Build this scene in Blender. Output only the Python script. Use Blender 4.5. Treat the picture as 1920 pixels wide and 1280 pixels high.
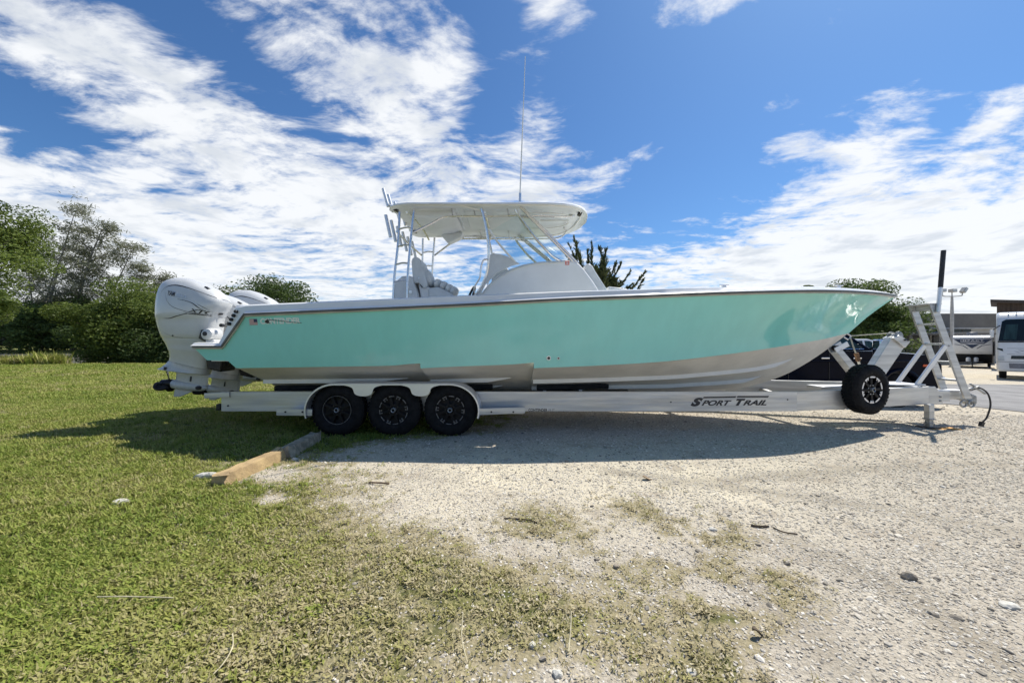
import bpy, bmesh, math, random
import numpy as np
from mathutils import Vector, Matrix, Euler
from mathutils.bvhtree import BVHTree

for o in list(bpy.data.objects):
    bpy.data.objects.remove(o, do_unlink=True)
sc = bpy.context.scene
COL = sc.collection
rng = np.random.default_rng(7)
random.seed(7)
R = math.radians

# ------------------------------------------------------------------ camera
EYE = 1.45
FPX = 697.0                      # focal length in pixels of a 1920 px wide frame
cd = bpy.data.cameras.new('camera')
cam = bpy.data.objects.new('camera', cd)
COL.objects.link(cam)
cam.location = (0, 0, EYE)
cam.rotation_euler = (R(90), 0, 0)
cd.sensor_width = 36.0
cd.lens = FPX / 1920 * 36
cd.clip_start = 0.05
cd.clip_end = 4000
sc.camera = cam

def pt(u, v, Y):
    """world point seen at (u, v) of the 1920 x 1280 frame when it stands Y metres away"""
    return Vector(((u - 960) / FPX * Y, Y, EYE - (v - 640) / FPX * Y))

# ------------------------------------------------------------------ sun, sky, exposure
SUN = Vector((0.53, 0.42, 1.0)).normalized()
sd = bpy.data.lights.new('sun', 'SUN')
sd.energy = 4.9
sd.angle = R(0.53)
sd.color = (1.0, 0.945, 0.85)
so = bpy.data.objects.new('sun', sd)
COL.objects.link(so)
so.rotation_euler = (-SUN).to_track_quat('-Z', 'Y').to_euler()
so.location = (20, 16, 40)

sc.view_settings.view_transform = 'Standard'
sc.view_settings.look = 'None'
sc.view_settings.exposure = 0.30
sc.view_settings.gamma = 1.0
sc.view_settings.use_curve_mapping = False

cy = sc.cycles
cy.use_adaptive_sampling = True; cy.adaptive_threshold = .02
cy.max_bounces = 6; cy.diffuse_bounces = 3; cy.glossy_bounces = 3; cy.transmission_bounces = 4; cy.transparent_max_bounces = 8

world = bpy.data.worlds.new('World')
sc.world = world
world.use_nodes = True
NT = world.node_tree
world.cycles.sampling_method = 'MANUAL'
world.cycles.sample_map_resolution = 512
NT.nodes.clear()

class G:
    """small helper to write node graphs"""
    def __init__(s, nt): s.nt = nt
    def n(s, t, **k):
        nd = s.nt.nodes.new(t)
        for a, b in k.items(): setattr(nd, a, b)
        return nd
    def put(s, sock, val):
        if hasattr(val, 'node'): s.nt.links.new(val, sock)
        elif val is not None: sock.default_value = val
    def math(s, op, a, b=None, c=None, clamp=False):
        nd = s.n('ShaderNodeMath', operation=op, use_clamp=clamp)
        s.put(nd.inputs[0], a)
        if b is not None: s.put(nd.inputs[1], b)
        if c is not None: s.put(nd.inputs[2], c)
        return nd.outputs[0]
    def mix(s, f, a, b, mode='MIX'):
        nd = s.n('ShaderNodeMix', data_type='RGBA', blend_type=mode)
        s.put(nd.inputs[0], f)
        for i, x in ((6, a), (7, b)):
            if isinstance(x, (tuple, list)) and len(x) == 3: x = (*x, 1)
            s.put(nd.inputs[i], x)
        return nd.outputs[2]
    def noise(s, vec, scale, detail=4, rough=0.55, dist=0.0, out=0, dim='3D'):
        nd = s.n('ShaderNodeTexNoise', noise_dimensions=dim)
        s.put(nd.inputs['Vector'], vec)
        nd.inputs['Scale'].default_value = scale
        nd.inputs['Detail'].default_value = detail
        nd.inputs['Roughness'].default_value = rough
        nd.inputs['Distortion'].default_value = dist
        return nd.outputs[out]
    def rng(s, v, a, b, c=0.0, d=1.0, smooth=True):
        nd = s.n('ShaderNodeMapRange', interpolation_type='SMOOTHSTEP' if smooth else 'LINEAR', clamp=True)
        s.put(nd.inputs[0], v)
        for i, x in enumerate((a, b, c, d)): nd.inputs[i + 1].default_value = x
        return nd.outputs[0]
    def mapping(s, vec, loc=(0, 0, 0), rot=(0, 0, 0), scale=(1, 1, 1), kind='POINT'):
        nd = s.n('ShaderNodeMapping', vector_type=kind)
        s.put(nd.inputs[0], vec)
        nd.inputs[1].default_value = loc
        nd.inputs[2].default_value = rot
        nd.inputs[3].default_value = scale
        return nd.outputs[0]
    def xyz(s, x, y, z):
        nd = s.n('ShaderNodeCombineXYZ')
        for i, q in enumerate((x, y, z)): s.put(nd.inputs[i], q)
        return nd.outputs[0]

g = G(NT)
tc = g.n('ShaderNodeTexCoord')
sep = g.n('ShaderNodeSeparateXYZ')
NT.links.new(tc.outputs['Generated'], sep.inputs[0])
dx, dy, dz = sep.outputs
zc = g.math('ADD', g.math('MAXIMUM', dz, 0.0), 0.10)
plane = g.xyz(g.math('DIVIDE', dx, zc), g.math('DIVIDE', dy, zc), 0.37)     # the flat cloud deck overhead
az = g.math('ARCTAN2', dx, dy)
el = g.math('ARCSINE', dz)
azel = g.xyz(az, el, 0.0)
# banks of cloud and clear gaps: (u, v, half width, half height, tilt in degrees, amount)
BANKS = [
    (60, 520, 560, 200, 10, .52), (560, 440, 520, 200, 0, .46), (720, 110, 330, 170, 18, .27),
    (200, 130, 420, 90, 24, .21), (520, 300, 330, 90, 22, .25), (800, 290, 190, 160, 0, .26), (1040, 310, 150, 130, 0, .42),
    (1040, 30, 95, 85, 0, .58), (1760, 460, 430, 190, -8, .64), (1640, 230, 210, 80, -38, .62),
    (1340, -5, 130, 55, 0, .72), (1300, 480, 260, 95, 5, .36), (1180, 315, 110, 30, -20, .50),
    (1560, 510, 420, 95, 0, .40), (1890, 180, 100, 45, -25, .52), (1840, 240, 60, 26, -10, .4), (1475, 270, 70, 34, -20, .55), (1465, 190, 90, 36, -15, .45), (1220, 255, 70, 26, -20, .3),
    (1550, 55, 90, 34, -15, .60),
    (1400, 150, 470, 250, 0, -.55), (40, 225, 190, 75, 20, -.52), (470, 130, 300, 50, 30, -.30), (1700, 40, 300, 120, 0, -.25), (330, 40, 200, 40, 10, -.25), (1180, 90, 160, 200, 0, -.22),
    (1260, 350, 140, 130, 0, -.42), (925, 200, 60, 160, 20, -.38), (1850, 90, 260, 170, 0, -.42),
    (1330, 530, 160, 22, 5, -.16),
]
def vdot(a, b):
    nd = g.n('ShaderNodeVectorMath', operation='DOT_PRODUCT')
    NT.links.new(a, nd.inputs[0]); nd.inputs[1].default_value = b
    return nd.outputs[1]
quad = g.xyz(g.math('MULTIPLY', az, az), g.math('MULTIPLY', az, el), g.math('MULTIPLY', el, el))
lin = g.xyz(az, el, 1.0)
cover = 0.0
for (u, v, ru, rv, ang, amp) in BANKS:
    s_, t_ = (u - 960) / FPX, (640 - v) / FPX
    a0 = math.atan(s_); e0 = math.atan(t_ / math.hypot(1, s_))
    ka = math.cos(a0) ** 2 / FPX; ke = math.cos(a0) * math.cos(e0) ** 2 / FPX
    ra, rb = ru * ka * 1.5, rv * ke * 1.5
    c_, n_ = math.cos(R(-ang)), math.sin(R(-ang))
    # ellipse as a quadratic form of (azimuth, elevation)
    A = (c_ / ra) ** 2 + (n_ / rb) ** 2
    B = 2 * c_ * n_ * (1 / ra ** 2 - 1 / rb ** 2)
    C_ = (n_ / ra) ** 2 + (c_ / rb) ** 2
    D_, E_ = -2 * A * a0 - B * e0, -2 * C_ * e0 - B * a0
    F_ = A * a0 * a0 + B * a0 * e0 + C_ * e0 * e0
    q = g.math('ADD', vdot(quad, (A, B, C_)), vdot(lin, (D_, E_, F_)))
    q = g.math('SUBTRACT', 1.0, q, clamp=True)
    cover = g.math('MULTIPLY_ADD', g.math('MULTIPLY', q, q), amp, cover)
warp = g.n('ShaderNodeVectorMath', operation='MULTIPLY_ADD')
NT.links.new(g.noise(plane, 1.3, 2, .5, 0, 1, '2D'), warp.inputs[0])
warp.inputs[1].default_value = (.30, .30, 0)
NT.links.new(plane, warp.inputs[2])
wv = warp.outputs[0]
streak = g.mapping(wv, (0, 0, 0), (0, 0, R(28)), (0.55, 1.5, 1))
big = g.noise(streak, 1.1, 3, .55, dim='2D')
fine = g.noise(g.mapping(wv, (3, 1, 0), (0, 0, R(28)), (0.7, 1.25, 1)), 5.5, 6, .66, 0, dim='2D')
puff = g.noise(wv, 13.0, 2, .6, dim='2D')
dens = g.math('ADD', cover, g.math('MULTIPLY', g.math('SUBTRACT', big, .5), .75))
dens = g.math('ADD', dens, g.math('MULTIPLY', g.math('SUBTRACT', fine, .5), 1.6))
dens = g.math('ADD', dens, g.math('MULTIPLY', g.math('SUBTRACT', puff, .5), .38))
dens = g.math('ADD', dens, g.rng(el, 0.0, .20, .34, 0.0))
dens = g.math('ADD', dens, .05)
alpha = g.rng(dens, .0, .68)
alpha = g.math('MULTIPLY', alpha, .94)
# thicker parts of the deck are greyer underneath
thick = g.rng(g.noise(wv, 2.6, 4, .6, dim='2D'), .45, .72)
thick = g.math('MULTIPLY', thick, g.rng(dens, .25, .6))
cloudcol = g.mix(thick, (8.1, 8.25, 8.4), (6.1, 6.45, 6.9))
haze = g.rng(el, 0.0, .20, .40, 0.0)
sky = g.n('ShaderNodeTexSky', sky_type='NISHITA')
sky.sun_disc = False
sky.sun_elevation = math.asin(SUN.z)
sky.sun_rotation = math.atan2(SUN.x, SUN.y)
sky.air_density = 1.0
sky.dust_density = 0.6
sky.ozone_density = 2.0
skyc = g.mix(1.0, sky.outputs[0], (0.46, 0.73, 1.0), 'MULTIPLY')
skyc = g.mix(haze, skyc, (7.2, 8.2, 9.3))
final = g.mix(alpha, skyc, cloudcol)
bg = g.n('ShaderNodeBackground')
NT.links.new(final, bg.inputs[0])
bg.inputs[1].default_value = 0.10
wo = g.n('ShaderNodeOutputWorld')
NT.links.new(bg.outputs[0], wo.inputs[0])

# ------------------------------------------------------------------ materials
MATS = {}
def mat(name, col, rough=0.5, metal=0.0, var=0.08, scale=3.0, bump=0.0, bscale=40.0, coat=0.0, col2=None,
        trans=0.0, rvar=0.12, streakz=None, spec=0.5):
    m = bpy.data.materials.new(name)
    m.use_nodes = True
    nt = m.node_tree
    g = G(nt)
    b = nt.nodes['Principled BSDF']
    tc = g.n('ShaderNodeTexCoord')
    vec = tc.outputs['Object']
    if streakz: vec = g.mapping(vec, scale=streakz)
    f = g.noise(vec, scale, 5, .6)
    c2 = col2 if col2 else tuple(max(0, c * (1 - 2 * var)) for c in col)
    c1 = col if col2 else tuple(min(1, c * (1 + var)) for c in col)
    nt.links.new(g.mix(g.rng(f, .32, .68), c1, c2), b.inputs['Base Color'])
    r = g.noise(vec, scale * 3.1, 4, .6)
    nt.links.new(g.rng(r, .25, .75, max(.02, rough - rvar), min(1, rough + rvar)), b.inputs['Roughness'])
    b.inputs['Metallic'].default_value = metal
    b.inputs['Coat Weight'].default_value = coat
    b.inputs['Coat Roughness'].default_value = 0.06
    b.inputs['Specular IOR Level'].default_value = spec
    if bump:
        bn = g.n('ShaderNodeBump')
        bn.inputs['Strength'].default_value = bump
        bn.inputs['Distance'].default_value = 0.02
        nt.links.new(g.noise(vec, bscale, 5, .65), bn.inputs['Height'])
        nt.links.new(bn.outputs[0], b.inputs['Normal'])
    MATS[name] = m
    return m

def glass_mat(name, tint=(.9, .95, .95), mixf=.12):
    m = bpy.data.materials.new(name); m.use_nodes = True
    nt = m.node_tree; nt.nodes.clear(); g = G(nt)
    tr = g.n('ShaderNodeBsdfTransparent'); tr.inputs[0].default_value = (*tint, 1)
    gl = g.n('ShaderNodeBsdfGlossy'); gl.inputs['Roughness'].default_value = .03
    fr = g.n('ShaderNodeFresnel'); fr.inputs[0].default_value = 1.45
    mx = g.n('ShaderNodeMixShader')
    nt.links.new(g.math('MINIMUM', fr.outputs[0], mixf), mx.inputs[0])
    nt.links.new(tr.outputs[0], mx.inputs[1]); nt.links.new(gl.outputs[0], mx.inputs[2])
    out = g.n('ShaderNodeOutputMaterial'); nt.links.new(mx.outputs[0], out.inputs[0])
    MATS[name] = m
    return m

mat('teal', (.29, .755, .69), .10, var=.018, scale=1.6, coat=.4, rvar=.05, bump=.004, bscale=1.5, streakz=(2.2, 2.2, .7))
mat('gelcoat', (.80, .80, .78), .22, var=.03, scale=2, coat=.2, rvar=.06)
mat('bottom_paint', (.82, .775, .69), .72, var=.06, scale=1.6, rvar=.1, streakz=(.8, 1, 1.5), spec=.15)
mat('strake', (.88, .85, .78), .45, var=.03)
mat('engine_white', (.60, .61, .605), .22, var=.02, coat=.5, rvar=.04)
mat('engine_grey', (.50, .505, .49), .28, var=.03, coat=.3)
mat('black_plastic', (.018, .018, .02), .42, var=.2)
mat('dark_metal', (.035, .035, .04), .32, metal=.6, var=.2)
mat('rubber', (.013, .013, .014), .85, spec=.2, var=.25, scale=9, bump=.25, bscale=60)
mat('carpet', (.012, .012, .013), .95, var=.3, bump=.3, bscale=150)
mat('steel', (.74, .74, .74), .26, metal=.9, var=.03)
mat('aluminium', (.60, .605, .60), .45, metal=.8, var=.11, scale=1.5, streakz=(.4, 1, 6), bump=.03, bscale=30)
mat('bright_aluminium', (.74, .75, .77), .38, metal=.75, var=.03, scale=2, rvar=.04)
mat('galvanised', (.42, .43, .43), .5, metal=.8, var=.2, scale=22)
mat('vinyl', (.66, .68, .68), .45, var=.04, scale=6)
mat('hardtop_under', (.76, .79, .82), .42, var=.03)
mat('rail_dark', (.10, .10, .09), .4, var=.1)
mat('rail_tan', (.50, .46, .36), .4, var=.1)
mat('ink', (.03, .03, .033), .4, var=.1)
mat('lettering_white', (.78, .86, .82), .35, var=.03)
mat('reflection_print', (.62, .64, .65), .3, var=.1, metal=.4)  # puts the reflection on the last letters into their colour
mat('flag_red', (.45, .10, .11), .4, var=.05)
mat('flag_blue', (.035, .05, .13), .4, var=.05)
mat('flag_white', (.75, .74, .74), .4, var=.02)
mat('sticker_red', (.75, .10, .05), .4, var=.05)
mat('rim_black', (.008, .008, .009), .5, var=.2, spec=.2)
mat('rim_dull', (.16, .16, .165), .4, metal=.3, var=.15, scale=30)
mat('rim_silver', (.75, .75, .76), .35, metal=.5, var=.05, scale=14, rvar=.04)
mat('navy_paint', (.003, .005, .014), .12, var=.1, rvar=.03, spec=.07)
mat('white_paint', (.76, .77, .77), .2, var=.03, coat=.6, rvar=.05)
mat('dark_glass', (.010, .016, .018), .06, var=.1, coat=0, rvar=.02, spec=.35)
mat('teal_glass', (.03, .06, .06), .08, var=.25, scale=1.2, rvar=.03, streakz=(4, 1, .3), spec=.35)
mat('chrome', (.85, .85, .86), .08, metal=1.0, var=.02)
mat('lamp_glass', (.55, .58, .58), .15, var=.1)
mat('orange_lens', (.65, .10, .02), .3, var=.05)
mat('red_lens', (.45, .02, .02), .3, var=.05)
mat('concrete_tan', (.50, .36, .18), .9, var=.22, scale=5, bump=.6, bscale=24, col2=(.33, .23, .12))
mat('shaded_stop_dark_stone', (.36, .31, .24), .95, var=.2, scale=12, bump=.9, bscale=18)  # boat shade put into the wheel stop's concrete; also plain dark stones
mat('wood_orange', (.60, .30, .06), .7, var=.2, scale=8, streakz=(1, 8, 8))
mat('limestone', (.56, .54, .48), .9, var=.1, scale=14, bump=.5, bscale=25)
mat('bark', (.16, .13, .10), .95, var=.3, scale=4, bump=.8, bscale=12, streakz=(2, 2, .5))
mat('pale_bark', (.26, .24, .21), .95, var=.3, scale=4, bump=.6, bscale=12, streakz=(2, 2, .5))
mat('dry_wood', (.27, .19, .12), .9, var=.25, scale=20)
mat('dark_twig', (.10, .075, .05), .9, var=.25, scale=20)
mat('straw', (.62, .55, .36), .8, var=.15, scale=20)
mat('building_grey', (.40, .40, .39), .85, var=.07, scale=.6, bump=.1, bscale=8)
mat('building_dark', (.155, .15, .14), .8, var=.08, scale=.7)
mat('building_trim', (.48, .48, .47), .7, var=.05)
mat('brown_siding', (.075, .055, .045), .85, var=.2, scale=1.0, streakz=(6, 6, .4))
mat('brown_roof', (.06, .05, .045), .8, var=.2)
mat('asphalt', (.23, .225, .22), .92, var=.12, scale=.8, bump=.35, bscale=60)
mat('pole_paint', (.45, .44, .41), .6, var=.08)
mat('graphic_grey', (.20, .21, .24), .3, var=.1)
mat('graphic_navy', (.035, .045, .085), .3, var=.1)
mat('webbing', (.62, .58, .48), .8, var=.1, scale=30)
mat('rust', (.25, .13, .06), .8, var=.3, scale=30)
glass_mat('clear_glass')
# ------------------------------------------------------------------ object helpers
WLOC = {}                                     # world position of each parent
def tag(o, label=None, cat=None, group=None, kind=None):
    if label: o['label'] = label
    if cat: o['category'] = cat
    if group: o['group'] = group
    if kind: o['kind'] = kind
    return o

def empty(name, loc, label=None, cat=None, group=None, rz=0.0):
    o = bpy.data.objects.new(name, None)
    o.empty_display_size = .2
    COL.objects.link(o)
    o.location = loc
    o.rotation_euler = (0, 0, rz)
    WLOC[o.name] = Vector(loc)
    return tag(o, label, cat, group)

def copy_tree(o, parent=None):
    c = o.copy()
    COL.objects.link(c)
    if parent is not None: c.parent = parent
    for ch in list(o.children): copy_tree(ch, c)
    return c

def sspline(xs, ys):
    """monotone cubic through the points (no overshoot)"""
    xs = np.array(xs, float); ys = np.array(ys, float)
    h = np.diff(xs); d = np.diff(ys) / h
    m = np.zeros(len(xs)); m[0] = d[0]; m[-1] = d[-1]
    for i in range(1, len(xs) - 1):
        if d[i - 1] * d[i] > 0:
            w1 = 2 * h[i] + h[i - 1]; w2 = h[i] + 2 * h[i - 1]
            m[i] = (w1 + w2) / (w1 / d[i - 1] + w2 / d[i])
    def f(x):
        x = min(max(x, xs[0]), xs[-1])
        i = int(min(max(np.searchsorted(xs, x) - 1, 0), len(h) - 1))
        t = (x - xs[i]) / h[i]
        return float((2*t**3 - 3*t*t + 1) * ys[i] + (t**3 - 2*t*t + t) * h[i] * m[i] + (-2*t**3 + 3*t*t) * ys[i+1] + (t**3 - t*t) * h[i] * m[i+1])
    return f

def catmull(pts, n=6):
    P = [Vector(p) for p in pts]
    if len(P) < 3: return P
    Q = [P[0] * 2 - P[1]] + P + [P[-1] * 2 - P[-2]]
    out = []
    for i in range(1, len(Q) - 2):
        a, b, c, d = Q[i-1], Q[i], Q[i+1], Q[i+2]
        for k in range(n):
            t = k / n
            out.append(.5 * ((2*b) + (c - a) * t + (2*a - 5*b + 4*c - d) * t*t + (3*b - a - 3*c + d) * t**3))
    out.append(P[-1])
    return out

class MB:
    def __init__(s): s.v = []; s.f = []
    def add(s, vs, fs):
        k = len(s.v)
        s.v += [Vector(p) for p in vs]
        s.f += [tuple(i + k for i in f) for f in fs]
        return s
    def box(s, c, size, rot=None):
        c = Vector(c); hx, hy, hz = (q / 2 for q in size)
        M = Euler(rot).to_matrix() if rot else Matrix.Identity(3)
        vs = [c + M @ Vector((x * hx, y * hy, z * hz)) for x in (-1, 1) for y in (-1, 1) for z in (-1, 1)]
        return s.add(vs, [(0, 1, 3, 2), (4, 6, 7, 5), (0, 4, 5, 1), (2, 3, 7, 6), (0, 2, 6, 4), (1, 5, 7, 3)])
    def bar(s, a, b, w, h, up=(0, 0, 1)):
        """rectangular bar from a to b"""
        a = Vector(a); b = Vector(b); d = (b - a).normalized()
        x = d.cross(Vector(up))
        if x.length < 1e-4: x = d.cross(Vector((0, 1, 0)))
        x.normalize(); y = x.cross(d).normalized()
        vs = []
        for p in (a, b):
            for i, j in ((-1, -1), (1, -1), (1, 1), (-1, 1)): vs.append(p + x * (w / 2 * i) + y * (h / 2 * j))
        return s.add(vs, [(3, 2, 1, 0), (4, 5, 6, 7), (0, 1, 5, 4), (1, 2, 6, 5), (2, 3, 7, 6), (3, 0, 4, 7)])
    def prism(s, poly, y0, y1):
        """polygon given in (x, z), extruded from y0 to y1"""
        n = len(poly)
        vs = [(p[0], y0, p[1]) for p in poly] + [(p[0], y1, p[1]) for p in poly]
        fs = [tuple(range(n)), tuple(range(2 * n - 1, n - 1, -1))]
        fs += [(i, i + n, (i + 1) % n + n, (i + 1) % n) for i in range(n)]
        return s.add(vs, fs)
    def tube(s, path, r, n=10, caps=True):
        P = [Vector(p) for p in path]
        m = len(P)
        rr = r if hasattr(r, '__len__') else [r] * m
        T = [(P[min(i + 1, m - 1)] - P[max(i - 1, 0)]).normalized() for i in range(m)]
        ref = Vector((0, 0, 1)) if abs(T[0].z) < .9 else Vector((1, 0, 0))
        x = T[0].cross(ref).normalized()
        k = len(s.v)
        for i in range(m):
            x = (x - T[i] * x.dot(T[i])).normalized()
            y = T[i].cross(x)
            for j in range(n):
                a = 2 * math.pi * j / n
                s.v.append(P[i] + (x * math.cos(a) + y * math.sin(a)) * rr[i])
        for i in range(m - 1):
            for j in range(n):
                s.f.append((k + i*n + j, k + i*n + (j+1) % n, k + (i+1)*n + (j+1) % n, k + (i+1)*n + j))
        if caps:
            s.f.append(tuple(k + j for j in range(n - 1, -1, -1)))
            s.f.append(tuple(k + (m-1)*n + j for j in range(n)))
        return s
    def loft(s, rings, closed=True, cap0=True, cap1=True):
        n = len(rings[0]); k = len(s.v)
        for r in rings: s.v += [Vector(p) for p in r]
        for i in range(len(rings) - 1):
            for j in range(n if closed else n - 1):
                s.f.append((k + i*n + j, k + i*n + (j+1) % n, k + (i+1)*n + (j+1) % n, k + (i+1)*n + j))
        if closed and cap0: s.f.append(tuple(k + j for j in range(n - 1, -1, -1)))
        if closed and cap1: s.f.append(tuple(k + (len(rings)-1)*n + j for j in range(n)))
        return s
    def lathe(s, prof, c, axis='y', n=32, caps=True):
        """profile of (along, radius) turned about an axis through c"""
        c = Vector(c)
        rings = []
        for a, r in prof:
            ring = []
            for j in range(n):
                t = 2 * math.pi * j / n
                p, q = r * math.cos(t), r * math.sin(t)
                ring.append(c + (Vector((p, a, q)) if axis == 'y' else Vector((a, p, q)) if axis == 'x' else Vector((p, q, a))))
            rings.append(ring)
        return s.loft(rings, True, caps, caps)
    def ellipsoid(s, c, r, n=14, m=9, rot=None, e=2.0):
        c = Vector(c)
        M = Euler(rot).to_matrix() if rot else Matrix.Identity(3)
        rings = []
        pw = lambda q: math.copysign(abs(q) ** (2 / e), q)
        for i in range(m + 1):
            p = -math.pi / 2 + math.pi * (0.02 + .96 * i / m)
            rings.append([c + M @ Vector((r[0] * pw(math.cos(p)) * pw(math.cos(2*math.pi*j/n)), r[1] * pw(math.cos(p)) * pw(math.sin(2*math.pi*j/n)), r[2] * pw(math.sin(p)))) for j in range(n)])
        return s.loft(rings)
    def bvh(s): return BVHTree.FromPolygons([tuple(v) for v in s.v], s.f)
    def build(s, name, m, parent=None, smooth=False, bevel=0.0, seg=2, local=False, ang=35, fix=True):
        me = bpy.data.meshes.new(name)
        lo = Vector((min(v.x for v in s.v), min(v.y for v in s.v), min(v.z for v in s.v)))
        hi = Vector((max(v.x for v in s.v), max(v.y for v in s.v), max(v.z for v in s.v)))
        c = (lo + hi) / 2
        me.from_pydata([tuple(v - c) for v in s.v], [], s.f)
        if fix:
            bm = bmesh.new(); bm.from_mesh(me)
            bmesh.ops.recalc_face_normals(bm, faces=bm.faces)
            bm.to_mesh(me); bm.free()
        me.materials.append(MATS[m] if isinstance(m, str) else m)
        o = bpy.data.objects.new(name, me)
        COL.objects.link(o)
        base = WLOC.get(parent.name, Vector()) if (parent is not None and not local) else Vector()
        o.location = c - base
        if parent is not None: o.parent = parent
        WLOC[o.name] = c.copy()
        if smooth:
            me.shade_smooth()
            try: me.set_sharp_from_angle(angle=R(ang))
            except Exception: pass
        if bevel:
            b = o.modifiers.new('bevel', 'BEVEL')
            b.width = bevel; b.segments = seg; b.limit_method = 'ANGLE'; b.angle_limit = R(40)
            me.shade_smooth()
            try: me.set_sharp_from_angle(angle=R(60))
            except Exception: pass
        return o

def text_polys(txt, size=1.0, bold=0.0, shear=0.0, spacing=1.0):
    cu = bpy.data.curves.new('t', 'FONT')
    cu.body = txt; cu.size = size; cu.offset = bold; cu.shear = shear; cu.space_character = spacing
    cu.resolution_u = 4
    o = bpy.data.objects.new('t', cu)
    me = bpy.data.meshes.new_from_object(o)
    vs = [(v.co.x, v.co.y) for v in me.vertices]
    fs = [tuple(p.vertices) for p in me.polygons]
    bpy.data.objects.remove(o); bpy.data.curves.remove(cu); bpy.data.meshes.remove(me)
    return vs, fs

def decal(vs, fs, org, ux, uz, bvh=None, off=.003, fit=None):
    """flat print: 2-D polygons laid on a surface; bvh: dropped onto it along +Y"""
    x0 = min(v[0] for v in vs); x1 = max(v[0] for v in vs); y0 = min(v[1] for v in vs); y1 = max(v[1] for v in vs)
    sx = sy = 1.0
    if fit: sx = fit[0] / max(1e-6, x1 - x0); sy = fit[1] / max(1e-6, y1 - y0)
    org = Vector(org); ux = Vector(ux); uz = Vector(uz)
    out = []
    for a, b in vs:
        p = org + ux * ((a - x0) * sx) + uz * ((b - y0) * sy)
        if bvh:
            h = bvh.ray_cast(p - Vector((0, 3, 0)), Vector((0, 1, 0)))
            if h[0] is not None: p = h[0] - Vector((0, off, 0))
        out.append(p)
    return MB().add(out, fs)

# ------------------------------------------------------------------ terrain
def sstep(a, b, x):
    t = np.clip((x - a) / (b - a), 0, 1)
    return t * t * (3 - 2 * t)
WATER = -0.42
def gz(x, y):
    x = np.asarray(x, float); y = np.asarray(y, float)
    z = .11 * sstep(-2.2, -6.5, x) * (1 - sstep(14, 24, y))
    s = np.clip((x - 4) + (y - 6), 0, 75)
    z = z - .0160 * s * sstep(2, 6.5, x)
    z = z + .010 * np.sin(x * 1.7 + 1.3 * np.sin(y * .9)) * np.cos(y * 1.3 + .5) * (1 - sstep(10, 20, y))
    can = sstep(-22, -27, x) * sstep(24.3, 26.2, y + .5 * np.sin(x * .4)) * (1 - sstep(58, 61, y))
    return z - 1.5 * can
def gpt(u, v, z0=0.0):
    """ground point seen at (u, v)"""
    Y = FPX * EYE / (v - 640)
    for _ in range(8):
        X = (u - 960) / FPX * Y
        Y = FPX * (EYE - float(gz(X, Y)) - z0) / (v - 640)
    X = (u - 960) / FPX * Y
    return Vector((X, Y, float(gz(X, Y))))

def vnoise(x, y, seed=0):
    """smooth value noise, numpy"""
    x = np.asarray(x, float); y = np.asarray(y, float)
    xi = np.floor(x).astype(int); yi = np.floor(y).astype(int)
    fx = x - xi; fy = y - yi
    fx = fx * fx * (3 - 2 * fx); fy = fy * fy * (3 - 2 * fy)
    def h(a, b):
        n = (a * 374761393 + b * 668265263 + seed * 974711) & 0xffffffff
        n = ((n ^ (n >> 13)) * 1274126177) & 0xffffffff
        return ((n ^ (n >> 16)) & 0xffff) / 65535.0
    return (h(xi, yi) * (1-fx) + h(xi+1, yi) * fx) * (1-fy) + (h(xi, yi+1) * (1-fx) + h(xi+1, yi+1) * fx) * fy
def fbm(x, y, seed=0, o=4):
    s = 0; a = .5; t = 0
    for i in range(o):
        s = s + a * vnoise(x, y, seed + i); t += a; a *= .55; x = x * 2.03 + 1.7; y = y * 2.03 - .9
    return s / t

# edge between lawn and gravel: x of the edge for each y (grass lies to the left)
EDGE_Y = [0, 1.6, 2.0, 2.4, 2.8, 3.3, 3.9, 4.6, 5.2, 6.0, 7.0, 9.0, 12, 18, 30]
EDGE_X = [.40, .36, .22, -.08, -.6, -1.2, -1.9, -2.5, -1.9, -.6, -.2, .2, 1.0, 2.0, 3.0]
def grass_mask(x, y):
    """1 = full lawn, 0 = bare gravel"""
    e = np.interp(y, EDGE_Y, EDGE_X)
    n = fbm(x * 1.5, y * 1.5, 3, 5) - .5
    n2 = fbm(x * 4.2 + 9, y * 4.2, 5, 4) - .5
    d = (e - x) + 2.1 * n + 1.1 * n2
    m = sstep(-.85, 1.9, d + .25)
    # tufts straying into the gravel
    for (cx, cy, r, a) in ((1.45, 2.86, .34, .85), (1.22, 2.35, .34, .8), (1.5, 2.25, .28, .8), (1.08, 1.95, .34, .8), (1.15, 3.2, .36, .6), (.2, 2.95, .4, .65), (.95, 1.62, .38, .85), (.6, 2.5, .5, .6), (-1.9, 4.35, .3, .4)):
        m = np.maximum(m, a * np.exp(-((x - cx)**2 + (y - cy)**2) / r**2) * sstep(-.25, .15, n + n2 + .1))
    # bare white patches in the lawn
    for (cx, cy, rx, ry) in ((-2.62, 4.05, .33, .2), (-2.2, 3.42, .16, .12)):
        m = m * (1 - .9 * np.exp(-(((x - cx) / rx)**2 + ((y - cy) / ry)**2)))
    return np.clip(m, 0, 1)

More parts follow.
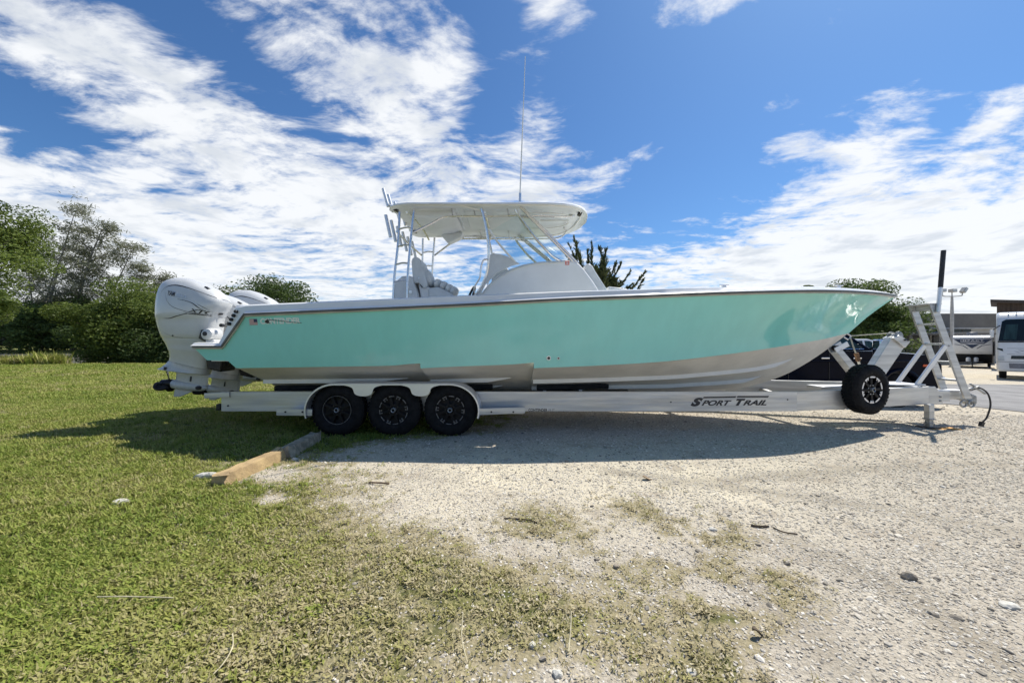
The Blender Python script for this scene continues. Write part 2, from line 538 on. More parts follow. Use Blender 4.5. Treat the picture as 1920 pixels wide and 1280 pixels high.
def make_ground():
    xs = np.concatenate([-np.geomspace(700, 13, 26), np.linspace(-12, -5, 60), np.linspace(-4.9, 5, 200), np.linspace(5.1, 12, 60), np.geomspace(13, 700, 40)])
    ys = np.concatenate([np.linspace(-60, .4, 8), np.linspace(.6, 7, 150), np.linspace(7.15, 15, 50), np.linspace(15.4, 30, 50), np.linspace(30.6, 64, 50), np.geomspace(66, 1500, 20)])
    X, Y = np.meshgrid(xs, ys)
    Z = gz(X, Y)
    gm = grass_mask(X, Y)
    gm = np.where((X > 3) & (Y > 6), 0.0, gm)
    cream = np.exp(-(((X - .6) / 2.3)**2 + ((Y - 3.9) / .95)**2)) * (.55 + .9 * fbm(X * 1.1 + 40, Y * 1.1, 11, 4))
    cream = np.clip(cream + .35 * sstep(6.5, 9, Y), 0, 1)
    nx, ny = len(xs), len(ys)
    co = np.stack([X, Y, Z], -1).reshape(-1, 3)
    idx = np.arange(nx * ny).reshape(ny, nx)
    f = np.stack([idx[:-1, :-1], idx[:-1, 1:], idx[1:, 1:], idx[1:, :-1]], -1).reshape(-1, 4)
    me = bpy.data.meshes.new('ground')
    me.from_pydata(co.tolist(), [], f.tolist())
    a = me.attributes.new('lawn', 'FLOAT', 'POINT'); a.data.foreach_set('value', gm.reshape(-1).astype(np.float32))
    rut = np.zeros_like(X)
    for line in ([gpt(1480, 1010), gpt(1700, 1110), gpt(1925, 1275)], [gpt(1330, 1050), gpt(1480, 1160), gpt(1600, 1275)], [gpt(1150, 885), gpt(1500, 930), gpt(1915, 1000)], [gpt(1250, 905), gpt(1600, 880), gpt(1915, 870)]):
        for p, q in zip(line[:-1], line[1:]):
            dx_, dy_ = q.x - p.x, q.y - p.y
            t = np.clip(((X - p.x) * dx_ + (Y - p.y) * dy_) / (dx_**2 + dy_**2), 0, 1)
            dd = np.hypot(X - p.x - t * dx_, Y - p.y - t * dy_)
            rut = np.maximum(rut, np.exp(-(dd / .13)**2))
    rut = np.clip(rut * (.3 + 1.3 * fbm(X * 2.2, Y * 2.2, 17, 4)) * .8, 0, 1)
    a = me.attributes.new('rut', 'FLOAT', 'POINT'); a.data.foreach_set('value', rut.reshape(-1).astype(np.float32))
    a = me.attributes.new('cream', 'FLOAT', 'POINT'); a.data.foreach_set('value', cream.reshape(-1).astype(np.float32))
    me.shade_smooth()
    o = bpy.data.objects.new('ground', me); COL.objects.link(o)
    tag(o, 'mown lawn on the left running into pale crushed limestone gravel on the right', 'ground', kind='structure')
    m = bpy.data.materials.new('ground'); m.use_nodes = True
    nt = m.node_tree; g = G(nt); b = nt.nodes['Principled BSDF']
    tcn = g.n('ShaderNodeTexCoord'); vec = tcn.outputs['Object']
    at = g.n('ShaderNodeAttribute'); at.attribute_name = 'lawn'
    lawn = g.math('ADD', at.outputs['Fac'], g.math('MULTIPLY', g.math('SUBTRACT', g.noise(vec, 9, 4, .7, dim='2D'), .5), .9))
    worn = g.rng(lawn, .12, .50)
    lawn = g.rng(lawn, .48, .95)
    ac = g.n('ShaderNodeAttribute'); ac.attribute_name = 'cream'
    # limestone chips: stone by stone colour
    vo = g.n('ShaderNodeTexVoronoi', voronoi_dimensions='2D'); nt.links.new(g.mapping(vec, scale=(1, 1.25, 1)), vo.inputs['Vector']); vo.inputs['Scale'].default_value = 46
    vo2 = g.n('ShaderNodeTexVoronoi', voronoi_dimensions='2D'); nt.links.new(vec, vo2.inputs['Vector']); vo2.inputs['Scale'].default_value = 120
    sp = g.n('ShaderNodeSeparateColor'); nt.links.new(vo.outputs['Color'], sp.inputs[0])
    chips = g.mix(sp.outputs[0], (.32, .285, .235), (.60, .545, .455))
    sp2 = g.n('ShaderNodeSeparateColor'); nt.links.new(vo2.outputs['Color'], sp2.inputs[0])
    chips2 = g.mix(sp2.outputs[1], (.33, .29, .23), (.55, .495, .40))
    chips = g.mix(.5, chips, chips2)
    sand = g.rng(g.noise(vec, 1.1, 3, .6, dim='2D'), .45, .68)
    chips = g.mix(g.math('MULTIPLY', g.math('ADD', g.math('MULTIPLY', sand, .45), .5), ac.outputs['Fac']), chips, (.76, .68, .51))
    dirtf = g.rng(g.noise(vec, 2.4, 4, .65, dim='2D'), .52, .72)
    chips = g.mix(g.math('MULTIPLY', dirtf, .70), chips, (.34, .29, .225))
    ar = g.n('ShaderNodeAttribute'); ar.attribute_name = 'rut'
    chips = g.mix(g.math('MULTIPLY', ar.outputs['Fac'], .75), chips, (.27, .235, .18))
    soil = g.mix(g.rng(g.noise(vec, 14, 2, .7, dim='2D'), .3, .7), (.075, .085, .026), (.18, .175, .07))
    far = g.mix(g.rng(g.noise(g.mapping(vec, scale=(1, 1.6, 1)), 7, 4, .75, dim='2D'), .34, .66), (.11, .145, .034), (.26, .28, .08))
    far = g.mix(g.math('MULTIPLY', g.rng(g.noise(vec, .35, 2, .6, dim='2D'), .42, .62), .55), far, (.31, .275, .105))
    spy = g.n('ShaderNodeSeparateXYZ'); nt.links.new(vec, spy.inputs[0])
    grassc = g.mix(g.rng(spy.outputs[1], 4, 14), soil, far)
    chips = g.mix(worn, chips, g.mix(g.noise(vec, 26, 2, .7, dim='2D'), (.20, .165, .085), (.42, .37, .25)))
    nt.links.new(g.mix(lawn, chips, grassc), b.inputs['Base Color'])
    b.inputs['Roughness'].default_value = .95
    b.inputs['Specular IOR Level'].default_value = .15
    hgt = g.math('ADD', g.math('MULTIPLY', vo.outputs['Distance'], -.6), g.math('MULTIPLY', g.noise(vec, 22, 4, .8, dim='2D'), 1.6))
    bn = g.n('ShaderNodeBump'); bn.inputs['Strength'].default_value = .55; bn.inputs['Distance'].default_value = .02
    nt.links.new(hgt, bn.inputs['Height']); nt.links.new(bn.outputs[0], b.inputs['Normal'])
    me.materials.append(m)
make_ground()

def sheet(name, poly, dz, m, kind='structure', label=None, cat=None, step=1.0):
    """flat polygon draped on the terrain, dz above it"""
    bm = bmesh.new()
    vs = [bm.verts.new((p[0], p[1], 0)) for p in poly]
    bm.faces.new(vs)
    for ax in (0, 1):
        lo = min(p[ax] for p in poly); hi = max(p[ax] for p in poly)
        k = lo + step
        while k < hi:
            no = [0, 0, 0]; no[ax] = 1; co = [0, 0, 0]; co[ax] = k
            bmesh.ops.bisect_plane(bm, geom=bm.verts[:] + bm.edges[:] + bm.faces[:], plane_co=co, plane_no=no)
            k += step
    for v in bm.verts: v.co.z = float(gz(v.co.x, v.co.y)) + dz
    me = bpy.data.meshes.new(name); bm.to_mesh(me); bm.free()
    me.materials.append(MATS[m]); me.shade_smooth()
    o = bpy.data.objects.new(name, me); COL.objects.link(o)
    return tag(o, label, cat, kind=kind)
sheet('road', [(12.3, 7.2), (11.55, 8.6), (11.25, 9.3), (10.7, 11), (11.5, 14.5), (15, 15.6), (19, 16.1), (24, 16.6), (34, 17.5), (60, 19), (60, 5), (20, 4)], .012, 'asphalt',
      label='grey asphalt road beyond the trailer tongue', cat='road', step=1.3)

# canal
mw = bpy.data.materials.new('canal_water'); mw.use_nodes = True
g = G(mw.node_tree); b = mw.node_tree.nodes['Principled BSDF']
tcw = g.n('ShaderNodeTexCoord')
wn = g.noise(g.mapping(tcw.outputs['Object'], scale=(1, 3.5, 1)), 1.6, 5, .6)
b.inputs['Base Color'].default_value = (.17, .165, .13, 1)
b.inputs['Roughness'].default_value = .25
bnw = g.n('ShaderNodeBump'); bnw.inputs['Strength'].default_value = .12; bnw.inputs['Distance'].default_value = .06
mw.node_tree.links.new(wn, bnw.inputs['Height']); mw.node_tree.links.new(bnw.outputs[0], b.inputs['Normal'])
MATS['canal_water'] = mw
w = MB().add([(-160, 23.5, WATER), (-20, 23.5, WATER), (-20, 62, WATER), (-160, 62, WATER)], [(0, 1, 2, 3)]).build('canal_water', 'canal_water')
tag(w, 'dark brown canal water behind the lawn under the trees', 'water', kind='structure')
# ================================================================== THE BOAT
CY = 6.96                                    # centreline of boat and trailer
boat = empty('sport_fishing_boat', (0, CY, 0.5), 'mint green and white centre console fishing boat resting on the trailer', 'boat')

_sz = sspline([-3.92, -2.79, -.77, .67, 2.0, 2.29, 3.59, 5.15, 6.0, 6.97, 7.17], [1.845, 1.888, 1.971, 2.05, 2.106, 2.122, 2.18, 2.244, 2.265, 2.285, 2.30])
def sheer_z(x):
    if x <= -4.34: return 1.37
    if x < -3.92: return 1.37 + (x + 4.34) / .42 * .475
    return _sz(x)
sheer_b = sspline([-4.8, -4.1, -2.8, -.8, .7, 2.0, 3.59, 4.5, 5.15, 6.0, 6.6, 6.97, 7.17], [1.42, 1.49, 1.56, 1.62, 1.62, 1.585, 1.43, 1.265, 1.07, .72, .41, .17, .012])
stem_z = sspline([3.0, 4.19, 4.70, 5.14, 5.54, 5.87, 6.25, 6.70, 7.17], [.51, .57, .68, .84, 1.06, 1.28, 1.57, 1.95, 2.28])
def keel_z(x): return .50 if x < 3 else stem_z(x)
_cz_fwd = sspline([.33, 1.14, 2.2, 3.55, 5.05, 5.7, 6.29], [1.047, 1.076, 1.128, 1.25, 1.422, 1.505, 1.60])
def chine_z(x, fwd=True):
    if x > 6.29: return stem_z(x)
    if x >= .33: return _cz_fwd(x)
    if x >= -1.38: return float(np.interp(x, [-1.38, -.72, -.02, .1, .33], [1.045, 1.078, 1.102, 1.112, 1.134]))
    return float(np.interp(x, [-4.285, -4.18, -1.8, -1.5, -1.38], [1.158, 1.045, 1.085, 1.117, 1.120]))
chine_b = sspline([-4.8, -4.3, -1.4, .33, 1.14, 2.2, 3.55, 5.05, 5.7, 6.29, 7.17], [1.30, 1.32, 1.35, 1.34, 1.30, 1.20, .93, .47, .23, .012, .006])
def low_z(x):
    """lower edge of the green topsides"""
    if x < -4.285: return float(np.interp(x, [-4.80, -4.615, -4.285], [1.362, 1.166, 1.158]))
    return chine_z(x)
_cs = sspline([-4.3, -1.38, .33, 1.14, 2.2, 3.55, 5.05, 5.7, 6.29], [1.04, 1.05, 1.055, 1.076, 1.128, 1.25, 1.422, 1.505, 1.60])
def chine_s(x): return _cs(x)
def chz(x):                                   # the two little steps in the chine
    return low_z(x + .0015 if x == -1.379 or x == .331 else x - .0015 if x in (-1.381, .329) else x)
def top_pt(x, t, side):
    """t 0 at the chine, 1 at the sheer; concave flare growing to the bow"""
    p = float(np.interp(x, [-4.8, 1.0, 4.0, 6.0], [.85, .95, 1.35, 1.55]))
    zl, zt = chz(x), sheer_z(x)
    z = zl + (zt - zl) * t
    zs = chine_s(x)                           # fair chine without the steps
    if -3.92 <= x <= 6.29: t = min(max((z - zs) / (zt - zs), 0), 1)
    cb, sb = chine_b(x), sheer_b(x)
    if x < -3.92:                             # keep the side fair where the sheer is cut down
        full = _sz(-3.92); t = (z - 1.04) / (full - 1.04); t = min(max(t, 0), 1)
    return Vector((x, CY + side * (cb + (sb - cb) * t ** p), z))
XS = sorted(set([-4.80, -4.72, -4.615, -4.5, -4.42, -4.34, -4.285, -4.23, -4.18, -4.05, -3.92, -1.381, -1.379, .329, .331] + [round(-3.75 + .2 * i, 3) for i in range(55) if -3.75 + .2 * i < 7.1] + [6.29, 6.97, 7.08, 7.17]))
top = MB()
NT_ = 9
for side in (-1, 1):
    top.loft([[top_pt(x, k / NT_, side) for k in range(NT_ + 1)] for x in XS], closed=False)
hull = top.build('topsides', 'teal', boat, smooth=True, fix=True, ang=50)
tag(hull, 'glossy mint green hull side')
hull_bvh = top.bvh()
# under the engine bracket and the transom
tr = MB()
for x0, x1 in ((-4.80, -4.615), (-4.615, -4.285), (-4.285, -4.18)):
    a, b2 = top_pt(x0, 0, -1), top_pt(x1, 0, -1); c_, d_ = top_pt(x1, 0, 1), top_pt(x0, 0, 1)
    tr.add([a, b2, c_, d_], [(0, 1, 2, 3)])
tr.build('transom', 'gelcoat', boat)
# bottom, in three runs between the steps
def bot_pt(x, s, side):
    cb, cz, kz = chine_b(x), chine_z(x), keel_z(x)
    if s < 0: return Vector((x, CY + side * cb, cz))
    fl_ = float(np.interp(x, [2.8, 4.4], [1, .06])); ib = max(cb - .08 * fl_, cb * .5); iz = cz - .025 * min(1, cb) * fl_
    bow = float(np.interp(x, [2, 5.5], [0, .10])) * math.sin(math.pi * s) * min(1, cb * 1.5)
    return Vector((x, CY + side * ib * (1 - s), iz + (kz - iz) * s - bow * .5))
runs = [(-4.18, -1.381), (-1.379, .329), (.331, 6.28)]
for ri, (x0, x1) in enumerate(runs):
    xs = np.linspace(x0, x1, 8 if ri < 2 else 34)
    bt = MB()
    ss = [-1] + [i / 10 for i in range(11)]
    for side in (-1, 1):
        bt.loft([[bot_pt(x, s, side) for s in ss] for x in xs], closed=False)
    for x in (x0, x1):                        # closing faces at the steps and the transom
        ring = [bot_pt(x, s, -1) for s in ss] + [bot_pt(x, s, 1) for s in reversed(ss[:-1])]
        if x > 6: continue
        ring = ring if ri == 0 and x == x0 else ring
        bt.add(ring, [tuple(range(len(ring)))])
    bt.build('hull_bottom', 'bottom_paint', boat, smooth=True, ang=9)
    # spray strakes
    for s, xa, xb in ((.40, x0 + .02, x1 - (.35 if ri < 2 else 1.25)), (.70, x0 + .02, x1 - (.5 if ri < 2 else 1.75))):
        for side in (-1, 1):
            rings = []
            xx = np.linspace(xa, xb, 26 if ri == 2 else 8)
            for i, x in enumerate(xx):
                k = 1.0 if i < len(xx) - 2 else (.55 if i == len(xx) - 2 else .02)
                a = bot_pt(x, s, side); c2 = bot_pt(x, s + .095 * k, side)
                out = Vector((x, a.y + side * .004, a.z - .062 * k - .004))
                rings.append([a + Vector((0, 0, .01)), out, c2 + Vector((0, 0, .01))])
            MB().loft(rings, True).build('spray_strake', 'strake', boat, smooth=True)
# rub rail: steel-white moulding with a dark insert
def rail_xs(): return [x for x in XS if x not in (-1.381, -1.379, .329, .331)]
for nm, m_, o0, o1, z0, z1 in (('rub_rail', 'rail_dark', .012, .034, -.012, .016), ('rub_rail_lip', 'rail_tan', .008, .020, -.034, -.014)):
    mb = MB()
    for side in (-1, 1):
        rings = []
        for x in rail_xs():
            p = top_pt(x, 1, side)
            tz = 1.0 if not (-4.34 < x < -3.92) else 1.5
            k = 1 if p.y * side - CY * side > .03 else .3
            rings.append([p + Vector((0, side * o0 * -.5, z0 * tz)), p + Vector((0, side * o1 * k, z0 * tz)), p + Vector((0, side * o1 * k, z1 * tz)), p + Vector((0, side * o0 * -.5, z1 * tz))])
        mb.loft(rings, True)
    mb.build(nm, m_, boat, smooth=True)
# gunwale cap
def cap_h(x): return float(np.interp(x, [-4.13, -.8, .6, 2.0, 3.6, 5.1, 6.6, 7.17], [.150, .145, .125, .112, .092, .080, .066, .05]))
def cap_z(x):
    if x <= -4.42: return 1.432
    if x < -4.13: return 1.442 + (x + 4.42) / .29 * (sheer_z(-3.92) + .15 - 1.442)
    return max(sheer_z(x), _sz(-3.92) if x < -3.92 else -9) + cap_h(x)
cap = MB()
CX = sorted(rail_xs() + [-4.13, -4.30, -4.83])
for side in (-1, 1):
    rings = []
    for x in CX:
        xx = max(x, -4.8)
        p = top_pt(xx, 1, side); p.x = x
        hb = abs(p.y - CY); zt = cap_z(x); h = zt - p.z
        f = lambda inn, z: Vector((x, CY + side * max(hb - inn, .0), z))
        lean = float(np.interp(x, [2, 5], [.035, .075]))
        rings.append([f(-.026, p.z + .016), f(-.022, p.z + .020), f(.012, p.z + min(.046, h * .5)), f(lean * .8, p.z + h * .86), f(lean + .03, zt), f(lean + .09, zt + .006), f(.34, zt + .004), f(.36, zt - .03), f(.37, zt - float(np.interp(x, [-4.0, -3.6, 2.6, 4.2, 5.4], [.3, .75, .75, .25, .035])))])
    cap.loft(rings, closed=False)
cap.build('gunwale', 'gelcoat', boat, smooth=True, ang=32)
# cockpit sole, platform, transom wall
MB().add([(-4.1, CY - 1.1, 1.22), (2.2, CY - 1.0, 1.28), (4.5, CY - .36, 1.32), (4.5, CY + .36, 1.32), (2.2, CY + 1.0, 1.28), (-4.1, CY + 1.1, 1.22)], [(0, 1, 2, 3, 4, 5)]).build('cockpit_sole', 'gelcoat', boat)
pl = MB().prism([(-4.83, 1.385), (-4.83, 1.428), (-4.42, 1.436), (-4.13, 1.985), (-3.9, 1.99), (-3.9, 1.25), (-4.25, 1.25), (-4.3, 1.385)], CY - 1.06, CY + 1.06)
pl.build('motor_well', 'gelcoat', boat, bevel=.012)
MB().prism([(-4.79, 1.385), (-4.62, 1.17), (-4.26, 1.162), (-4.30, 1.385)], CY - 1.30, CY + 1.30).build('engine_bracket', 'gelcoat', boat)
for u, v in ((438.6, 583.6), (433, 591), (427.5, 598.5), (422.5, 606.5)):      # rod rigging holes on the quarter
    p = pt(u, v, 5.47)
    hb_ = top_pt(max(p.x, -4.8), 1, -1)
    MB().lathe([(-.022, .0), (-.022, .020), (-.012, .026), (.05, .026)], (p.x, hb_.y + .005, p.z), n=14).build('drain_fitting', 'black_plastic', boat, smooth=True)
for u, v, r in ((1028.5, 671, .022), (1047, 671.5, .014)):                      # through-hull fittings
    p = pt(u, v, 5.6)
    h = hull_bvh.ray_cast(p - Vector((0, 3, 0)), Vector((0, 1, 0)))[0]
    fz = MB().lathe([(-.012, .0), (-.012, r), (.02, r)], h, n=14).build('through_hull_fitting', 'black_plastic', boat, smooth=True)
    MB().lathe([(-.014, r * 1.02), (-.014, r * 1.5), (.0, r * 1.6), (.012, r * 1.6)], h, n=18, caps=False).build('fitting_ring', 'steel', fz, smooth=True)
# prints on the hull side
vs, fs = text_polys('CONTENDER', 1, .045, .06, .93)
nm_ = decal(vs, fs, pt(488.5, 608, 5.47), (1, 0, .02), (0, 0, 1), hull_bvh, .004, (.605, .088)).build('name_lettering', 'lettering_white', boat)
tag(nm_, 'pale lettering CONTENDER near the stern')
fish = [(497, 603.6), (499.5, 600.5), (502, 599.5), (503.8, 596.2), (503, 600), (506.8, 601.5), (505.6, 604.5), (508.6, 606.2), (504.5, 605.8), (501.5, 606.6)]
P5 = lambda u, v: pt(u, v, 5.47)
fv = [P5(u, v) for u, v in fish]
decal([(p.x, p.z) for p in fv], [tuple(range(len(fv)))], (min(p.x for p in fv), 5.47, min(p.z for p in fv)), (1, 0, 0), (0, 0, 1), hull_bvh, .007).build('fish_emblem', 'ink', boat)
lv = [P5(u, v) for u, v in ((503, 598.8), (520, 600.2), (545, 603.2), (567.5, 605.2), (567.5, 606.1), (545, 604.2), (520, 601.3), (503, 599.9))]
decal([(p.x, p.z) for p in lv], [(0, 1, 6, 7), (1, 2, 5, 6), (2, 3, 4, 5)], (min(p.x for p in lv), 5.47, min(p.z for p in lv)), (1, 0, 0), (0, 0, 1), hull_bvh, .007).build('emblem_line', 'ink', boat)
a, b2 = P5(467.3, 609.2), P5(483, 598.2)
fw, fh = b2.x - a.x, b2.z - a.z
def rect(x0, z0, x1, z1): return [(x0, z0), (x1, z0), (x1, z1), (x0, z1)]
def flagpart(rects, name, m_, off, par):
    vv = []; ff = []
    for i, r_ in enumerate(rects): vv += rect(*r_); ff.append(tuple(range(4*i, 4*i+4)))
    x0 = min(p[0] for p in vv); z0 = min(p[1] for p in vv)
    return decal(vv, ff, (a.x + x0, 5.47, a.z + z0), (1, 0, .02), (0, 0, 1), hull_bvh, off).build(name, m_, par)
fl = flagpart([(0, 0, fw, fh)], 'flag_decal', 'flag_white', .003, boat)
flagpart([(0, fh * 2*i/13, fw, fh * (2*i+1)/13) for i in range(7)], 'flag_stripes', 'flag_red', .005, fl)
flagpart([(fw * .58, fh * 6/13, fw, fh)], 'flag_canton', 'flag_blue', .007, fl)
# bow eye
MB().tube(catmull([(6.22, CY, 1.53), (6.30, CY, 1.49), (6.34, CY, 1.55), (6.27, CY, 1.60)], 5), .012, 8).build('bow_eye', 'steel', boat, smooth=True)

# ---------------------------------------------------------------- hardtop
hw = sspline([-2.06, -2.0, -1.85, -1.6, .5, .85, 1.1, 1.26, 1.35, 1.385], [.72, .87, .95, .975, .975, .93, .80, .58, .32, .04])
ht = MB(); NU = 14
rings = []
for x in [-2.06, -2.03, -2.0, -1.92, -1.85, -1.7] + [round(-1.6 + .2 * i, 2) for i in range(12)] + [.85, 1.0, 1.1, 1.18, 1.26, 1.31, 1.35, 1.375, 1.385]:
    h_ = hw(x); ring = []
    drop = float(np.interp(x, [-2.06, -1.7, .7, 1.385], [-.02, 0, 0, .015]))
    for k in range(NU + 1):
        y = -1 + 2 * k / NU
        ring.append((x, CY + y * h_, 3.655 + drop + .105 * (1 - y*y) * min(1, h_ / .6) + (0 if 0 < k < NU else .012)))
    for k in range(NU + 1):
        y = 1 - 2 * k / NU
        edge = .055 if 0 < k < NU else .035
        ring.append((x, CY + y * h_ * .992, 3.655 + drop + edge + .135 * (1 - y*y) * min(1, h_ / .6)))
    rings.append(ring)
ht.loft(rings, True)
htop = ht.build('hardtop', 'hardtop_under', boat, smooth=True, ang=40)
top_bvh = ht.bvh()
# moulded panels under the hardtop
for x0, x1, y0, y1 in ((-1.75, -.95, -.62, .62), (-.85, .55, -.52, .52)):
    def under(x, y): return 3.655 + .105 * (1 - (y / hw(x))**2)
    n_ = 8; r0 = []
    mb = MB()
    for zo, sh in ((.004, 0), (-.035, .05), (-.035, .051)):
        pass
    ring_a = []; ring_b = []
    for (x, y) in [(x0 + (x1-x0)*t, y0) for t in np.linspace(0, 1, n_)] + [(x1, y0 + (y1-y0)*t) for t in np.linspace(0, 1, n_)][1:] + [(x1 + (x0-x1)*t, y1) for t in np.linspace(0, 1, n_)][1:] + [(x0, y1 + (y0-y1)*t) for t in np.linspace(0, 1, n_)][1:-1]:
        ring_a.append((x, CY + y, under(x, y) + .006))
        ring_b.append((x * .96 + (x0+x1)/2 * .04, CY + y * .94, under(x, y) - .03))
    MB().loft([ring_a, ring_b], True, False, True).build('ceiling_panel', 'hardtop_under', htop, smooth=True, ang=30)
# ---------------------------------------------------------------- pipework
PIPE = .021
def pipe(pts, name='frame_pipe', r=PIPE, par=boat, m='steel', n=8, sub=5):
    return MB().tube(catmull(pts, sub), r, n).build(name, m, par, smooth=True)
for side in (-1, 1):
    y = lambda q: CY + side * q
    aft = pipe([(-1.86, y(.80), 3.60), (-1.88, y(.83), 3.05), (-1.93, y(.86), 2.5), (-1.95, y(.88), 1.95)], 'ladder_pipe')
    pipe([(-1.62, y(.82), 3.62), (-1.67, y(.85), 3.05), (-1.705, y(.88), 2.5), (-1.71, y(.89), 1.95)], 'ladder_pipe')
    for z in (3.32, 3.03, 2.73, 2.44, 2.14):
        xa = float(np.interp(z, [1.95, 2.5, 3.05, 3.6], [-1.95, -1.93, -1.88, -1.86])); xb = float(np.interp(z, [1.95, 2.5, 3.05, 3.6], [-1.71, -1.705, -1.67, -1.62]))
        yy = float(np.interp(z, [1.95, 2.5, 3.05, 3.6], [.885, .87, .84, .81]))
        pipe([(xa, y(yy), z - .02), ((xa + xb) / 2, y(yy), z + .008), (xb, y(yy), z)], 'ladder_rung', .015)
    # front leg, bowed forward
    pipe([(-.50, y(.86), 3.63), (-.43, y(.86), 3.34), (-.39, y(.85), 3.08), (-.385, y(.83), 2.80), (-.42, y(.80), 2.57), (-.50, y(.76), 2.38), (-.60, y(.72), 2.2), (-.62, y(.72), 1.9)], 'front_leg', .024)
    # grab rail at the helm
    pipe([(-.40, y(.85), 2.80), (-.47, y(.86), 2.78), (-.51, y(.86), 2.66), (-.53, y(.85), 2.5), (-.61, y(.82), 2.37), (-.63, y(.80), 2.30), (-.60, y(.76), 2.2)], 'grab_rail', .014)
    # windscreen pipes
    pipe([(.06, y(.82), 3.63), (.13, y(.81), 3.50), (.35, y(.75), 3.22), (.60, y(.66), 2.98), (.72, y(.60), 2.89), (.86, y(.57), 2.82)], 'screen_pipe', .023)
    pipe([(.13, y(.82), 3.67), (.55, y(.72), 3.28), (1.05, y(.58), 2.82)], 'screen_pipe', .024)
    pipe([(.17, y(.80), 3.67), (.62, y(.70), 3.26), (1.13, y(.56), 2.80)], 'screen_pipe', .018)
    pipe([(-.385, y(.83), 3.30), (-.2, y(.80), 3.05), (.06, y(.70), 2.78)], 'fairing_brace', .018, m='gelcoat')
    # frame under the top
    pipe([(-1.62, y(.82), 3.25), (-1.35, y(.74), 3.42), (-1.15, y(.70), 3.54), (-.9, y(.69), 3.56), (-.2, y(.69), 3.56), (.08, y(.72), 3.56), (.35, y(.74), 3.50)], 'roof_pipe', .019)
    pipe([(.0, y(.70), 3.57), (.5, y(.70), 3.56), (.95, y(.64), 3.57), (1.08, y(.5), 3.64), (1.02, y(.36), 3.70)], 'roof_pipe', .016)
    for x in (-1.0, -.62, -.05):
        pipe([(x, y(.69), 3.57), (x - .03, y(.62), 3.71)], 'roof_pipe_foot', .014)
for x, z in ((-1.74, 3.58), (-.45, 3.58)):
    pipe([(x, CY - .82, z), (x, CY - .4, z + .06), (x, CY + .4, z + .06), (x, CY + .82, z)], 'roof_cross_pipe', .018)
pipe([(-1.9, CY - .84, 3.26), (-1.93, CY - .4, 3.28), (-1.93, CY + .4, 3.28), (-1.9, CY + .84, 3.26)], 'rod_rack_bar', .018)
pipe([(-2.02, CY - .86, 3.70), (-2.04, CY - .4, 3.76), (-2.04, CY + .4, 3.76), (-2.02, CY + .86, 3.70)], 'rod_rack_bar', .014)
for yy in (-.93, -.66, -.33, 0, .33, .66):
    MB().tube([(-1.95 - .02, CY + yy, 3.14), (-2.05, CY + yy, 3.50)], .026, 10).build('rod_holder', 'bright_aluminium', boat, smooth=True)
for yy in (-.80, -.55, -.2, .2, .55, .80):
    MB().tube([(-2.05, CY + yy, 3.68), (-2.135, CY + yy, 3.98)], .026, 10).build('rod_holder', 'bright_aluminium', boat, smooth=True)
# antenna
an = MB().tube([(.133, CY - .76, 3.70), (.135, CY - .76, 3.92)], .022, 10).build('antenna_base', 'steel', boat, smooth=True)
MB().tube([(.135, CY - .76, 3.9), (.165, CY - .76, 4.7), (.19, CY - .76, 5.35)], [.013, .011, .009], 8).build('antenna', 'gelcoat', an, smooth=True)
MB().tube([(.19, CY - .76, 5.35), (.222, CY - .76, 6.2)], [.008, .006], 6).build('antenna_tip', 'gelcoat', an, smooth=True)
for side in (-1, 1):                          # moulded edge and front loop of the hardtop
    MB().tube(catmull([(-1.6, CY + side * .90, 3.672), (-.6, CY + side * .91, 3.668), (.4, CY + side * .91, 3.668), (.8, CY + side * .85, 3.672), (1.05, CY + side * .70, 3.690), (1.2, CY + side * .45, 3.715), (1.27, CY, 3.745)], 6), .011, 6).build('edge_moulding', 'gelcoat', htop, smooth=True)
    MB().tube(catmull([(.25, CY + side * .45, 3.70), (.75, CY + side * .42, 3.70), (1.0, CY + side * .30, 3.71), (1.08, CY + side * .16, 3.73), (.95, CY + side * .10, 3.74), (.3, CY + side * .10, 3.735)], 6), .012, 6).build('ceiling_rail', 'gelcoat', htop, smooth=True)
    MB().tube([(-.45, CY + side * .80, 3.60), (-.85, CY + side * .90, 3.67)], .016, 6).build('leg_gusset', 'gelcoat', htop, smooth=True)
MB().prism([(-1.72, 3.62), (-1.72, 3.70), (-.98, 3.70), (-1.02, 3.66), (-1.15, 3.60), (-1.4, 3.575)], CY - .58, CY + .58).build('electronics_box', 'hardtop_under', htop, bevel=.03, seg=3)
# spreader lights
for x, yy in ((1.2, -.35), (-1.98, -.62), (-1.98, .62)):
    z = 3.66 + .1 * (1 - (yy / hw(x))**2)
    MB().box((x, CY + yy, z - .02), (.07, .12, .05), (0, .3, 0)).build('spreader_light', 'black_plastic', boat, bevel=.01)

